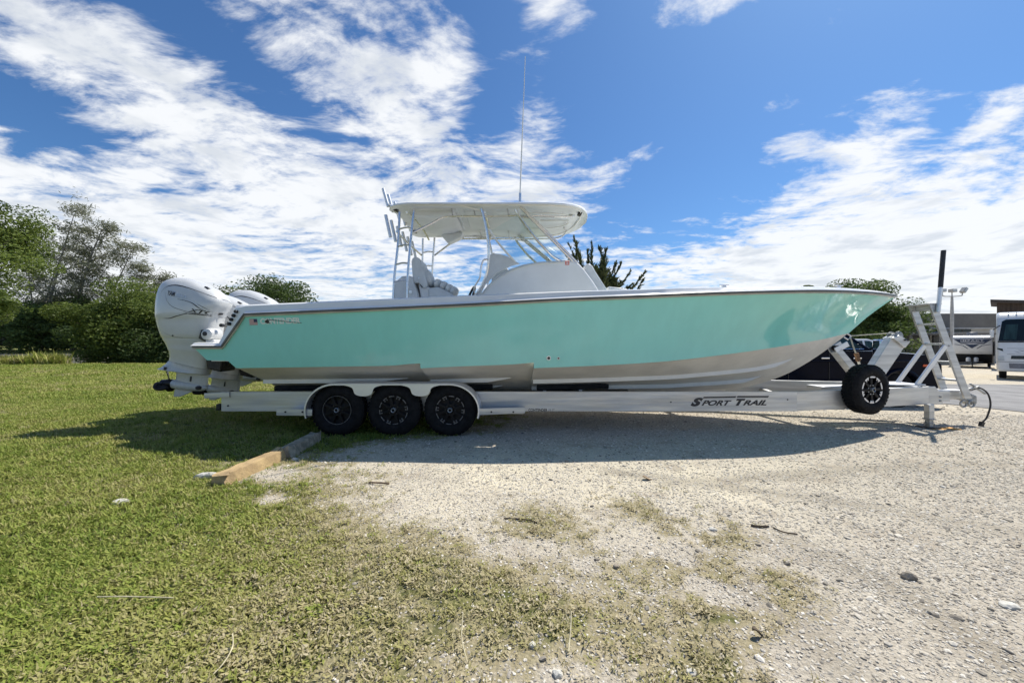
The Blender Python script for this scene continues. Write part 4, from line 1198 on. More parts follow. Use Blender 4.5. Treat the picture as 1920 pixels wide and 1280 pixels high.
# rail end hardware
for z in (.585, .425): MB().lathe([(-.008, 0), (-.008, .014), (.0, .014)], (-4.53, NY - .047, z), n=8).build('rail_bolt', 'black_plastic', trailer)
MB().bar((-4.9, NY - .058, .585), (-4.5, NY - .058, .605), .014, .085).build('light_bracket', 'aluminium', trailer, bevel=.004)
MB().box((-4.70, NY + .02, .40), (.07, .12, .10)).build('tail_lamp', 'black_plastic', trailer, bevel=.01)
for u, v in ((1258, 753.5), (1477, 749)):
    p = pt(u, v, NY - .05); MB().lathe([(-.004, 0), (-.004, .012), (.0, .012)], (p.x, NY - .046, p.z), n=8).build('rail_bolt', 'black_plastic', trailer)
# lettering on the rail: SPORT TRAIL with long bars on the S and T
RY = NY - .0475
def rp(u, v): return pt(u, v, NY - .045)
def railtext(txt, u, v, w_, h_, shear, bold, nm='trailer_lettering', m_='ink'):
    vs, fs = text_polys(txt, 1, bold, shear, 1.0)
    a = rp(u, v); k = (NY - .045) / FPX
    return decal(vs, fs, (a.x, RY, a.z), (1, 0, 0), (0, 0, 1), None, 0, (w_ * k, h_ * k)).build(nm, m_, trailer)
railtext('S', 1294.5, 761.6, 24, 16.5, .45, .07)
railtext('PORT', 1315, 760.2, 57, 10.2, .45, .04)
railtext('T', 1379, 760.2, 19, 13, .45, .07)
railtext('RAIL', 1392.5, 759.6, 45, 10.0, .45, .04)
for poly in (((1317.5, 746.4), (1319.5, 743.6), (1380.5, 742.2), (1379, 745.2)), ((1381, 745), (1383, 741.8), (1442, 741.8), (1440, 744.8))):
    pp = [rp(u, v) for u, v in poly]
    MB().add([(p.x, RY, p.z) for p in pp], [(0, 1, 2, 3)]).build('lettering_bar', 'ink', trailer)
railtext('CONTENDER', 990.8, 771.2, 35.5, 5.6, .05, .03)
railtext('39 ST', 1028, 771, 12, 5.0, .05, 0, m_='graphic_grey')
# winch post and bow stop
def C(u, v): p = pt(u, v, CY); return (p.x, p.z)
MB().prism([C(u, v) for u, v in ((1622, 700), (1655, 700), (1689, 650), (1665, 632))], CY - .07, CY + .07).build('winch_post', 'aluminium', trailer, bevel=.008)
MB().prism([C(u, v) for u, v in ((1664, 634), (1675, 628), (1696, 640), (1686, 652))], CY - .11, CY + .11).build('winch_cradle', 'aluminium', trailer, bevel=.008)
for u, v in ((1685, 637), (1690.5, 637.5)):
    x, z = C(u, v); MB().lathe([(-.012, 0), (-.012, .018), (.0, .018)], (x, CY - .11, z), n=10).build('winch_bolt', 'dark_metal', trailer)
x, z = C(1678, 630); wn = MB().lathe([(-.075, .06), (-.07, .085), (-.06, .085), (-.058, .05), (.058, .05), (.06, .085), (.07, .085), (.075, .06)], (x, CY, z), n=24).build('winch', 'galvanised', trailer, smooth=True, ang=30)
MB().tube([(x - .02, CY, z + .06), (6.34, CY, 1.555)], .010, 6).build('winch_strap', 'webbing', trailer)
MB().prism([C(u, v) for u, v in ((1563, 661), (1571, 653), (1604, 692), (1594, 700))], CY - .08, CY + .08).build('bow_stop_arm', 'aluminium', trailer, bevel=.008)
a_, b_ = C(1560, 657), C(1584, 644)
for s in (-1, 1): MB().bar((a_[0], CY + s * .07, a_[1]), (b_[0], CY + s * .07, b_[1]), .016, .10).build('bow_roller_bracket', 'bright_aluminium', trailer, bevel=.006)
xx, zz = C(1563, 654); MB().lathe([(-.06, .03), (-.05, .05), (0, .038), (.05, .05), (.06, .03)], (xx + .05, CY, zz + .02), n=18).build('bow_roller', 'rubber', trailer, smooth=True)
MB().bar((6.28, CY, .98), (6.75, CY, .985), .16, .02).build('post_tie_plate', 'bright_aluminium', trailer, bevel=.004)
for x0, z0, x1, z1 in ((6.36, .97, 6.40, .60), (6.82, .90, 6.85, .60)):
    MB().bar((x0, CY, z0), (x1, CY, z1), .16, .10, up=(1, 0, 0)).build('post_foot', 'aluminium', trailer, bevel=.006)
MB().box((6.6, CY, .60), (1.9, .36, .05)).build('tongue_plate', 'aluminium', trailer, bevel=.004)
mb = MB(); mb.bar((*C(1592, 634)[:1], CY - .03, C(1592, 634)[1]), (C(1599, 662)[0], CY - .06, C(1599, 662)[1]), .05, .008)
mb.bar((C(1599, 662)[0], CY - .06, C(1599, 662)[1]), (C(1606, 683)[0], CY - .06, C(1606, 683)[1]), .05, .010)
ts = mb.build('tie_strap', 'webbing', trailer)
c1 = C(1601, 669); MB().box((c1[0], CY - .07, c1[1]), (.06, .05, .16), (0, -.3, 0)).build('strap_ratchet', 'rust', ts, bevel=.008)
# ladder
LY = (CY - .17, CY + .17)
LT, LB = Vector((7.68, 0, 2.12)), Vector((8.32, 0, .41))
d = (LB - LT).normalized(); nrm = Vector((-d.z, 0, d.x))
for y in LY:
    w2 = .062
    up_ = Vector((0, y, 0))
    poly = [LT - Vector((w2 * 1.07, 0, 0)), LT + Vector((w2 * 1.07, 0, 0)), LB + Vector((w2 * 1.07, 0, 0)), LB - Vector((w2 * 1.07, 0, 0))]
    MB().prism([(p.x, p.z) for p in poly], y - .018, y + .018).build('ladder_stringer', 'aluminium', trailer, bevel=.004)
for z in (1.77, 1.40, 1.07, .735):
    x = LT.x + (LB.x - LT.x) * (LT.z - z) / (LT.z - LB.z)
    MB().box((x, CY, z), (.10, .32, .035)).build('ladder_step', 'aluminium', trailer, bevel=.004)
MB().box((7.70, CY, 2.135), (.24, .40, .022)).build('ladder_platform', 'aluminium', trailer, bevel=.004)
MB().box((7.74, CY, 2.07), (.03, .30, .10)).build('ladder_head', 'aluminium', trailer, bevel=.004)
for y in LY: MB().bar((7.88, y - .03, 1.37), (7.36, y - .03, .66), .03, .075).build('ladder_brace', 'bright_aluminium', trailer, bevel=.004)
MB().box((7.10, CY, .665), (.75, .50, .018)).build('tongue_step', 'bright_aluminium', trailer, bevel=.004)
MB().tube([(7.73, LY[0] - .045, 1.98), (7.775, LY[0] - .045, 2.45)], .032, 12).build('guide_post', 'bright_aluminium', trailer, smooth=True)
MB().tube([(7.774, LY[0] - .045, 2.43), (7.83, LY[0] - .045, 3.10)], .035, 14).build('guide_post_sleeve', 'black_plastic', trailer, smooth=True, ang=40)
for z in (2.03, 1.37):
    x = LT.x + (LB.x - LT.x) * (LT.z - z) / (LT.z - LB.z)
    MB().lathe([(-.01, 0), (-.01, .012), (0, .012)], (x, LY[0] - .018, z), n=8).build('ladder_bolt', 'galvanised', trailer)
# wood under the jack
wd = MB().box((JX + .16, JY - .05, jz + .008 + .008), (.52, .17, .022), (0, 0, .05)).build('wooden_pad', 'wood_orange', None, bevel=.004)
wd.location.z = jz - .004
tag(wd, 'thin orange wooden board lying under the trailer jack foot', 'board')
# ================================================================== LAWN AND GRAVEL (stuff)
def tint_mat(name, ramp, rough=.7, translucent=0.0, inst=True, spec=.2):
    """colour by the per-piece attribute 'tint'"""
    m = bpy.data.materials.new(name); m.use_nodes = True
    nt = m.node_tree; g = G(nt); b = nt.nodes['Principled BSDF']
    at = g.n('ShaderNodeAttribute'); at.attribute_name = 'tint'
    at.attribute_type = 'INSTANCER' if inst else 'GEOMETRY'
    cr = g.n('ShaderNodeValToRGB')
    el_ = cr.color_ramp.elements
    while len(el_) < len(ramp): el_.new(.5)
    for e_, (p, c) in zip(el_, ramp): e_.position = p; e_.color = (*c, 1)
    nt.links.new(at.outputs['Fac'], cr.inputs[0])
    nt.links.new(cr.outputs[0], b.inputs['Base Color'])
    b.inputs['Roughness'].default_value = rough
    b.inputs['Specular IOR Level'].default_value = spec
    if translucent:
        tr = g.n('ShaderNodeBsdfTranslucent'); nt.links.new(cr.outputs[0], tr.inputs[0])
        mx = g.n('ShaderNodeMixShader'); mx.inputs[0].default_value = translucent
        nt.links.new(b.outputs[0], mx.inputs[1]); nt.links.new(tr.outputs[0], mx.inputs[2])
        nt.links.new(mx.outputs[0], nt.nodes['Material Output'].inputs[0])
    MATS[name] = m
    return m
GRASS_RAMP = [(0.0, (.13, .19, .030)), (.3, (.245, .30, .054)), (.52, (.345, .345, .10)), (.75, (.40, .355, .17)), (1.0, (.52, .45, .29))]
tint_mat('grass_blade', GRASS_RAMP, .6, .25)
tint_mat('pebble', [(0.0, (.20, .18, .15)), (.25, (.37, .335, .28)), (.6, (.57, .525, .445)), (1.0, (.77, .73, .65))], .9)

def scatter(name, label, cat, templates, P, rot, scl, idx, tint, nametpl):
    col = bpy.data.collections.new(nametpl)
    for k, (vs, fs, m_) in enumerate(templates):
        me = bpy.data.meshes.new(nametpl); me.from_pydata(vs, [], fs); me.materials.append(MATS[m_])
        o = bpy.data.objects.new('%s_%02d' % (nametpl, k), me); col.objects.link(o)
    me = bpy.data.meshes.new(name)
    me.from_pydata(P.tolist(), [], [])
    def att(n, t, key, arr):
        a = me.attributes.new(n, t, 'POINT'); a.data.foreach_set(key, np.ascontiguousarray(arr).reshape(-1))
    att('rot', 'FLOAT_VECTOR', 'vector', rot.astype(np.float32)); att('scl', 'FLOAT_VECTOR', 'vector', scl.astype(np.float32))
    att('idx', 'INT', 'value', idx.astype(np.int32)); att('tint', 'FLOAT', 'value', tint.astype(np.float32))
    o = bpy.data.objects.new(name, me); COL.objects.link(o)
    ng = bpy.data.node_groups.new(name, 'GeometryNodeTree')
    ng.interface.new_socket(name='Geometry', in_out='INPUT', socket_type='NodeSocketGeometry')
    ng.interface.new_socket(name='Geometry', in_out='OUTPUT', socket_type='NodeSocketGeometry')
    N = ng.nodes; L = ng.links
    gi = N.new('NodeGroupInput'); go = N.new('NodeGroupOutput')
    ip = N.new('GeometryNodeInstanceOnPoints'); ci = N.new('GeometryNodeCollectionInfo')
    ci.inputs['Collection'].default_value = col
    ci.inputs['Separate Children'].default_value = True; ci.inputs['Reset Children'].default_value = True
    def na(n, t):
        q = N.new('GeometryNodeInputNamedAttribute'); q.data_type = t; q.inputs['Name'].default_value = n
        return next(s for s in q.outputs if s.enabled and s.name == 'Attribute')
    L.new(gi.outputs[0], ip.inputs['Points']); L.new(ci.outputs[0], ip.inputs['Instance'])
    ip.inputs['Pick Instance'].default_value = True
    L.new(na('idx', 'INT'), ip.inputs['Instance Index'])
    L.new(na('rot', 'FLOAT_VECTOR'), ip.inputs['Rotation']); L.new(na('scl', 'FLOAT_VECTOR'), ip.inputs['Scale'])
    L.new(ip.outputs[0], go.inputs[0])
    md = o.modifiers.new('scatter', 'NODES'); md.node_group = ng
    return tag(o, label, cat, kind='stuff')

def blade_clump(n, rad, l0, l1, w, lean, seed):
    r = np.random.default_rng(seed); vs = []; fs = []
    for _ in range(n):
        a = r.uniform(0, 2*np.pi); d = rad * math.sqrt(r.uniform()); b0 = np.array([d*math.cos(a), d*math.sin(a), -.004])
        t = r.uniform(0, 2*np.pi); ln = r.uniform(l0, l1); le = R(r.uniform(*lean))
        h = np.array([math.cos(t), math.sin(t), 0]); sd = np.array([-math.sin(t), math.cos(t), 0]) * w * r.uniform(.7, 1.3) / 2
        m1 = b0 + h * ln * .45 * math.sin(le * .7) + np.array([0, 0, ln * .5 * math.cos(le * .7)])
        m2 = m1 + h * ln * .6 * math.sin(le) + np.array([0, 0, ln * .45 * math.cos(le)])
        k = len(vs)
        vs += [tuple(b0 - sd * .6), tuple(b0 + sd * .6), tuple(m1 + sd), tuple(m1 - sd), tuple(m2)]
        fs += [(k, k+1, k+2, k+3), (k+3, k+2, k+4)]
    return vs, fs, 'grass_blade'
def leaf_clump(n, rad, size, seed):
    """low broad-leaved weeds"""
    r = np.random.default_rng(seed); vs = []; fs = []
    for _ in range(n):
        a = r.uniform(0, 2*np.pi); d = rad * math.sqrt(r.uniform())
        c = np.array([d*math.cos(a), d*math.sin(a), r.uniform(.004, .026)])
        t = r.uniform(0, 2*np.pi); tl = R(r.uniform(5, 55)); s = size * r.uniform(.6, 1.3)
        h = np.array([math.cos(t)*math.cos(tl), math.sin(t)*math.cos(tl), math.sin(tl)]) * s
        sd = np.array([-math.sin(t), math.cos(t), r.uniform(-.4, .4)]) * s * .38
        k = len(vs)
        vs += [tuple(c - h), tuple(c - h*.1 + sd), tuple(c + h), tuple(c - h*.1 - sd)]
        fs += [(k, k+1, k+2, k+3)]
    return vs, fs, 'grass_blade'
grass_tpl = [leaf_clump(16, .045, .013, s) for s in (1, 2, 3)] + [blade_clump(12, .04, .025, .06, .006, (25, 75), s) for s in (4, 5)] \
    + [blade_clump(26, .10, .04, .085, .010, (25, 75), s) for s in (6, 7, 8)] + [blade_clump(40, .26, .05, .12, .022, (20, 75), s) for s in (9, 10, 11)]
def sample(y0, y1, dens, xl, xr):
    """uniform points on the ground between two depths inside the wedge the lens covers"""
    A = (xr - xl) * (y1**2 - y0**2) / 2
    n = int(A * dens)
    y = np.sqrt(rng.uniform(y0**2, y1**2, n)); x = y * rng.uniform(xl, xr, n)
    return x, y
def lawn():
    out = []
    for y0, y1, dens, ids, s0, s1 in ((1.25, 2.6, 1500, (0, 1, 2, 3, 4), .8, 1.25), (2.6, 4.2, 900, (0, 1, 2, 3, 4), .9, 1.4), (4.2, 8.5, 240, (5, 6, 7), .55, .95), (8.5, 14, 75, (5, 6, 7), .9, 1.5), (14, 25, 18, (8, 9, 10), .7, 1.2)):
        x, y = sample(y0, y1, dens, -1.62, 1.45 if y1 < 5 else .6)
        m = grass_mask(x, y)
        m = m * np.where((x > 3) & (y > 6), 0, 1)
        keep = rng.uniform(size=len(x)) < (m ** 1.15) * (.45 + .55 * m) * (.55 + .9 * fbm(x * 5, y * 5, 41, 3)) * (1 - .45 * sstep(-1.6, -.2, x) * sstep(3.6, 2.6, y))
        keep &= ~((x < -9) & (y > 24.0))
        x, y, m = x[keep], y[keep], m[keep]
        n = len(x)
        k = np.array(ids)[rng.integers(0, len(ids), n)]
        if y1 < 5:                             # leafy weeds near the gravel, grass farther off
            lf = rng.uniform(size=n) < .72 - .5 * sstep(-1.0, -3.5, x)
            k = np.where(lf, rng.integers(0, 3, n), rng.integers(3, 5, n))
        s = rng.uniform(s0, s1, n) * (.55 + .45 * m)
        dry = fbm(x * .55 + 3, y * .55, 21, 4) * .9 + .74 * sstep(-3.0, -.7, x) * sstep(6, 4, y) - .14
        dry = dry + .10 * sstep(6, 11, y) * (1 - sstep(15, 20, y))
        tint = np.clip(dry * .75 + rng.normal(0, .16, n) + .10, 0, 1)
        out.append((np.stack([x, y, gz(x, y)], -1), np.stack([rng.normal(0, .1, n), rng.normal(0, .1, n), rng.uniform(0, 6.28, n)], -1), np.repeat(s[:, None], 3, 1), k, tint))
    P, rot, s, k, t = (np.concatenate(q) for q in zip(*out))
    scatter('lawn_grass', 'short mown lawn of grass and low weeds around the trailer wheels', 'grass', grass_tpl, P, rot, s, k, t, 'grass_clump')
    return len(P)
nlawn = lawn()

def pebble(seed):
    r = np.random.default_rng(seed)
    bm = bmesh.new(); bmesh.ops.create_icosphere(bm, subdivisions=1, radius=1)
    for v in bm.verts:
        v.co = v.co * float(r.uniform(.72, 1.15)); v.co.z *= .62
    vs = [tuple(v.co) for v in bm.verts]; fs = [tuple(v.index for v in f.verts) for f in bm.faces]
    bm.free()
    return vs, fs, 'pebble'
def gravel():
    out = []
    for y0, y1, dens, s0, s1 in ((1.25, 2.6, 6000, .0026, .0105), (2.6, 4.2, 3200, .0036, .012), (4.2, 8.0, 900, .006, .016), (8, 16, 90, .012, .03)):
        x, y = sample(y0, y1, dens, -1.2, 1.5)
        m = grass_mask(x, y)
        m = np.where((x > 3) & (y > 6), 0, m)
        keep = rng.uniform(size=len(x)) < (1 - .8 * m) ** 1.6 * (.35 + .65 * fbm(x * 1.3, y * 1.3, 31, 3)) * 1.25 * sstep(-4.5, -2.5, x)
        keep &= ~((x > 11.0) & (y > 8))
        x, y = x[keep], y[keep]; n = len(x)
        s = s0 + (s1 - s0) * rng.uniform(size=n) ** 2.2
        big = rng.uniform(size=n) < .012 + .035 * sstep(.3, 2.5, x) * sstep(4.5, 2.5, y)
        s = np.where(big, s * rng.uniform(1.4, 2.2, n), s)
        t = np.clip(rng.normal(.45, .21, n) - .30 * (big & (rng.uniform(size=n) < .5)), 0, 1)
        sc3 = np.stack([s * rng.uniform(.8, 1.5, n), s, s * rng.uniform(.7, 1.0, n)], -1)
        out.append((np.stack([x, y, gz(x, y) + s * .12], -1), np.stack([rng.normal(0, .25, n), rng.normal(0, .25, n), rng.uniform(0, 6.28, n)], -1), sc3, rng.integers(0, 6, n), t))
    P, rot, s, k, t = (np.concatenate(q) for q in zip(*out))
    scatter('gravel', 'loose pale limestone gravel in front of the trailer', 'gravel', [pebble(s_) for s_ in range(6)], P, rot, s, k, t, 'stone_chip')
    return len(P)
ngrav = gravel()
print('INSTANCES', nlawn, ngrav)

# ================================================================== TREES
def leaf_mat(name, dark, light, trans=.3, dry=None):
    tint_mat(name, [(0, dark), (.6, light), (1, dry or tuple(min(1, c * 1.35) for c in light))], .55, trans, inst=False, spec=.3)
leaf_mat('leaf_mid', (.045, .080, .018), (.125, .175, .045), .38)
leaf_mat('leaf_bright', (.060, .095, .020), (.175, .225, .052), .40)
leaf_mat('leaf_dark', (.028, .050, .014), (.080, .120, .034), .35)
leaf_mat('leaf_grey', (.105, .115, .070), (.205, .215, .140), .35)
leaf_mat('leaf_needle', (.035, .050, .020), (.125, .145, .060), .3)

def quads(C, A, B, tint, name, m_, parent):
    """rhombic leaves with centre C and half axes A, B"""
    n = len(C)
    co = np.stack([C - A, C + B, C + A, C - B], 1).reshape(-1, 3)
    c = (co.min(0) + co.max(0)) / 2
    me = bpy.data.meshes.new(name)
    me.vertices.add(4 * n); me.vertices.foreach_set('co', (co - c).astype(np.float32).reshape(-1))
    me.loops.add(4 * n); me.loops.foreach_set('vertex_index', np.arange(4 * n, dtype=np.int32))
    me.polygons.add(n); me.polygons.foreach_set('loop_start', np.arange(0, 4 * n, 4, dtype=np.int32))
    me.update(calc_edges=True)
    a = me.attributes.new('tint', 'FLOAT', 'POINT'); a.data.foreach_set('value', np.repeat(tint, 4).astype(np.float32))
    me.materials.append(MATS[m_])
    o = bpy.data.objects.new(name, me); COL.objects.link(o)
    o.location = Vector(c) - WLOC[parent.name]; o.parent = parent
    return o
def unit(n):
    v = rng.normal(size=(n, 3)); return v / np.linalg.norm(v, axis=1)[:, None]
def limb(mb, a, b, r0, r1, sag=.12, n=5, k=6):
    a = np.array(a, float); b = np.array(b, float); L = np.linalg.norm(b - a)
    P = []
    off = rng.normal(0, sag * L * .5, 3)
    for i in range(n + 1):
        t = i / n
        P.append(Vector(a + (b - a) * t + off * math.sin(math.pi * t)))
    mb.tube(P, [r0 + (r1 - r0) * i / n for i in range(n + 1)], k)
    return P
def broad_tree(name, label, base, h, rx, rz, nclump, nleaf, leaf, m_, bark='bark', group=None, shell=.55, low=None, lean=(0, 0), cluster=.16, tint0=.45):
    base = Vector((base[0], base[1], float(gz(base[0], base[1])) - .05 if len(base) < 3 else base[2]))
    root = empty(name, base, label, 'tree', group)
    cc = np.array([base.x + lean[0], base.y + lean[1], base.z + (h - rz if low is None else (h + low) / 2)])
    rzz = rz if low is None else (h - low) / 2
    mb = MB()
    fork = Vector((base.x + lean[0] * .4, base.y + lean[1] * .4, base.z + max(.4, (cc[2] - base.z) * .55)))
    r0 = max(.08, h * .022)
    limb(mb, base, fork, r0, r0 * .75, .05, 5, 9)
    d = unit(nclump)
    rad = rng.uniform(size=nclump) ** .5 * (1 - shell) + shell
    rad = rad * rng.uniform(.62, 1.12, nclump)
    C = cc + d * rad[:, None] * np.array([rx, rx, rzz])
    C[:, 2] = np.maximum(C[:, 2], base.z + .15)
    for i in range(min(nclump, 26)):
        mid = np.array(fork) * .55 + C[i] * .45 + rng.normal(0, rx * .06, 3)
        limb(mb, fork, mid, r0 * .45, r0 * .2, .08); limb(mb, mid, C[i], r0 * .2, r0 * .06, .1)
    mb.build('trunk', bark, root, smooth=True)
    per = rng.multinomial(nleaf, rng.dirichlet(np.ones(nclump) * 3))
    ctr = np.repeat(C, per, 0); n = len(ctr)
    cs = np.repeat(rng.uniform(.7, 1.35, nclump), per) * rx * cluster
    off = rng.normal(size=(n, 3)); off *= np.minimum(1, 1.75 / (np.linalg.norm(off, axis=1)[:, None] + 1e-6)); off = off * cs[:, None] * np.array([1, 1, .62])
    X = ctr + off
    A = unit(n) * np.array([1, 1, .55]); B = np.cross(A, unit(n)); B /= (np.linalg.norm(B, axis=1)[:, None] + 1e-6)
    s = leaf * rng.uniform(.6, 1.4, n)
    ct = np.repeat(rng.normal(tint0, .16, nclump), per)
    quads(X, A * s[:, None], B * s[:, None] * .5, np.clip(ct + rng.normal(0, .16, n), 0, 1), 'crown', m_, root)
    return root
def wispy_tree(name, label, base, stems, leafn, m_, group=None, nl=.42, dens=1.0):
    """open casuarina: bare forking limbs carrying hanging needle sprays"""
    base = Vector((base[0], base[1], float(gz(base[0], base[1])) - .05))
    root = empty(name, base, label, 'tree', group)
    mb = MB(); tips = []
    for (dx_, dy_, hh, r0) in stems:
        topp = base + Vector((dx_, dy_, hh))
        P = limb(mb, base, topp, r0, r0 * .15, .06, 9, 8)
        for i in range(3, 10):
            nb = 4 if i < 8 else 5
            for _ in range(nb):
                a = rng.uniform(0, 2 * np.pi); L = hh * rng.uniform(.10, .26) * (1.25 - i / 11)
                e_ = P[i] + Vector((math.cos(a) * L, math.sin(a) * L, L * rng.uniform(.25, .95)))
                Q = limb(mb, P[i], e_, r0 * .28 * (1.2 - i / 11), r0 * .05, .12, 4, 5)
                tips += [Q[2], Q[3], Q[4]]
                for _ in range(2):
                    e2 = Q[3] + Vector((rng.normal(0, L * .3), rng.normal(0, L * .3), abs(rng.normal(0, L * .3))))
                    limb(mb, Q[2], e2, r0 * .1, r0 * .03, .1, 3, 4); tips.append(e2)
    mb.build('trunk', 'pale_bark', root, smooth=True)
    T = np.array([tuple(p) for p in tips]); n = leafn
    k = rng.integers(0, len(T), n)
    sp = .55 * dens
    X = T[k] + rng.normal(size=(n, 3)) * np.array([sp, sp, sp * .6])
    A = unit(n) * np.array([.8, .8, .5]) + np.array([0, 0, -.35]); A /= np.linalg.norm(A, axis=1)[:, None]
    B = np.cross(A, unit(n)); B /= (np.linalg.norm(B, axis=1)[:, None] + 1e-6)
    s = nl * rng.uniform(.5, 1.3, n)
    quads(X, A * s[:, None], B * (s * .16)[:, None], np.clip(rng.normal(.5, .2, n), 0, 1), 'crown', m_, root)
    return root
def plume_tree(name, label, base, plumes, m_='leaf_needle', group=None):
    """upright casuarina whose boughs end in pointed plumes; plumes: end points and thickness"""
    base = Vector(base)
    root = empty(name, base, label, 'tree', group)
    mb = MB(); XX = []; AA = []; SS = []
    for (x, y, z, th, z0) in plumes:
        s0 = base + Vector((0, 0, z0)); e_ = Vector((x, y, z))
        P = limb(mb, s0, e_, .05, .006, .13, 8, 5)
        d = np.array((e_ - s0).normalized())
        P_ = np.array([tuple(p) for p in P])
        for j in range(int(60 + 80 * th)):
            t = rng.uniform(.2, 1.0); i0 = min(int(t * 8), 7); f_ = t * 8 - i0
            o_ = P_[i0] * (1 - f_) + P_[i0 + 1] * f_
            dr = d + unit(1)[0] * rng.uniform(.25, .75); dr /= np.linalg.norm(dr)
            ln = (th * (1.08 - t) * 1.5 + .16) * rng.uniform(.5, 1.2)
            n = 34
            q = rng.uniform(0, 1, n)
            XX.append(o_ + dr * (q * ln)[:, None] + unit(n) * (.035 * (1.15 - q))[:, None])
            AA.append(dr * .9 + unit(n) * .5); SS.append(rng.uniform(.05, .11, n))
    mb.build('trunk', 'bark', root, smooth=True)
    X = np.concatenate(XX); A = np.concatenate(AA); s = np.concatenate(SS); n = len(X)
    A /= np.linalg.norm(A, axis=1)[:, None]
    B = np.cross(A, unit(n)); B /= (np.linalg.norm(B, axis=1)[:, None] + 1e-6)
    quads(X, A * s[:, None], B * (s * .20)[:, None], np.clip(rng.normal(.45, .25, n), 0, 1), 'crown', m_, root)
    return root
def at(u, Y): return ((u - 960) / FPX * Y, Y)

# left bank
broad_tree('feathery_tree', 'tall light green feathery tree cut by the left edge of the picture', at(-62, 23), 10.8, 3.5, 3.6, 90, 42000, .085, 'leaf_bright', low=3.0, shell=.35, cluster=.17)
broad_tree('bank_shrub', 'small bright yellow-green shrub spray at the far left edge', at(-28, 20), 4.4, 1.3, 1.0, 20, 5000, .08, 'leaf_bright', low=2.6, cluster=.2)
wispy_tree('casuarina_tree', 'thin leaning casuarina with bare upper limbs, left of the two behind the canal', at(75, 61), [(5.5, 0, 22, .30), (1.5, 2, 17, .24), (-3.5, 1, 15, .2)], 8500, 'leaf_grey', nl=.36)
wispy_tree('casuarina_tree', 'broad open casuarina with forking pale limbs behind the canal, right of the thin leaning one', at(135, 62), [(5.0, 0, 20, .32), (9.0, 1, 17.0, .26), (1.0, 1, 16, .2)], 10500, 'leaf_grey', nl=.36)
wispy_tree('casuarina_tree', 'lower grey casuarina top between the open casuarina and the engines', at(238, 64), [(2.5, 0, 13.5, .26), (5.5, 1, 12.0, .2)], 6000, 'leaf_grey', nl=.36)
GRP = 'trees along the far bank of the canal'
for i, (u, Y, h, r_, m_, lab) in enumerate((
        (-60, 62, 11, 6.5, 'leaf_dark', 'dark mangrove at the left edge on the far bank under the feathery tree'),
        (35, 63, 10.5, 6.0, 'leaf_grey', 'olive grey bushy tree on the far bank below the thin casuarina'),
        (100, 62, 8.5, 5.5, 'leaf_mid', 'green bushy tree on the far bank left of the open casuarina'),
        (165, 62.5, 9.0, 5.8, 'leaf_dark', 'dark bushy tree on the far bank under the open casuarina'))):
    broad_tree('mangrove_tree', lab, (*at(u, Y), WATER - .3), h, r_, h / 2, 80, 22000, .20, m_, low=-.1, shell=.45, group=GRP, cluster=.15)
broad_tree('bank_tree', 'bushy bright green tree at the water edge left of the engines', (*at(255, 29), -.9), 7.2, 3.5, 3.2, 150, 70000, .09, 'leaf_bright', low=-.5, shell=.5, tint0=.5)
broad_tree('bank_shrub', 'low dark shrub added to cover the bright water directly left of the engines', (*at(305, 27), -.7), 3.6, 2.3, 1.6, 60, 16000, .09, 'leaf_dark', low=-.3, shell=.3, cluster=.2)  # added: its dark leaves hide the bright water glint
broad_tree('bank_tree', 'yellow green tree top rising just behind the near engine cowling', at(335, 33), 8.6, 2.7, 3.0, 60, 26000, .09, 'leaf_mid', low=2.0, tint0=.62, cluster=.22)
broad_tree('broadleaf_tree', 'dark broadleaf tree behind the middle and far engines', at(420, 30), 6.4, 2.7, 2.4, 90, 20000, .10, 'leaf_dark', low=1.2, tint0=.55, cluster=.24)
broad_tree('broadleaf_tree', 'dark broadleaf tree with open crown right of the engines above the stern gunwale', at(512, 30), 6.7, 3.0, 2.4, 95, 20000, .10, 'leaf_dark', low=1.4, tint0=.6, shell=.5, cluster=.22)
broad_tree('distant_tree', 'tiny tree top showing over the gunwale, smaller of the two left of the ladder', at(630, 55), 7.0, 1.1, 1.0, 14, 1500, .16, 'leaf_dark', low=4.2)
broad_tree('distant_tree', 'tiny rounded tree top showing over the gunwale, larger of the two left of the ladder', at(659, 55), 7.5, 1.25, 1.2, 16, 2200, .16, 'leaf_dark', low=4.4)
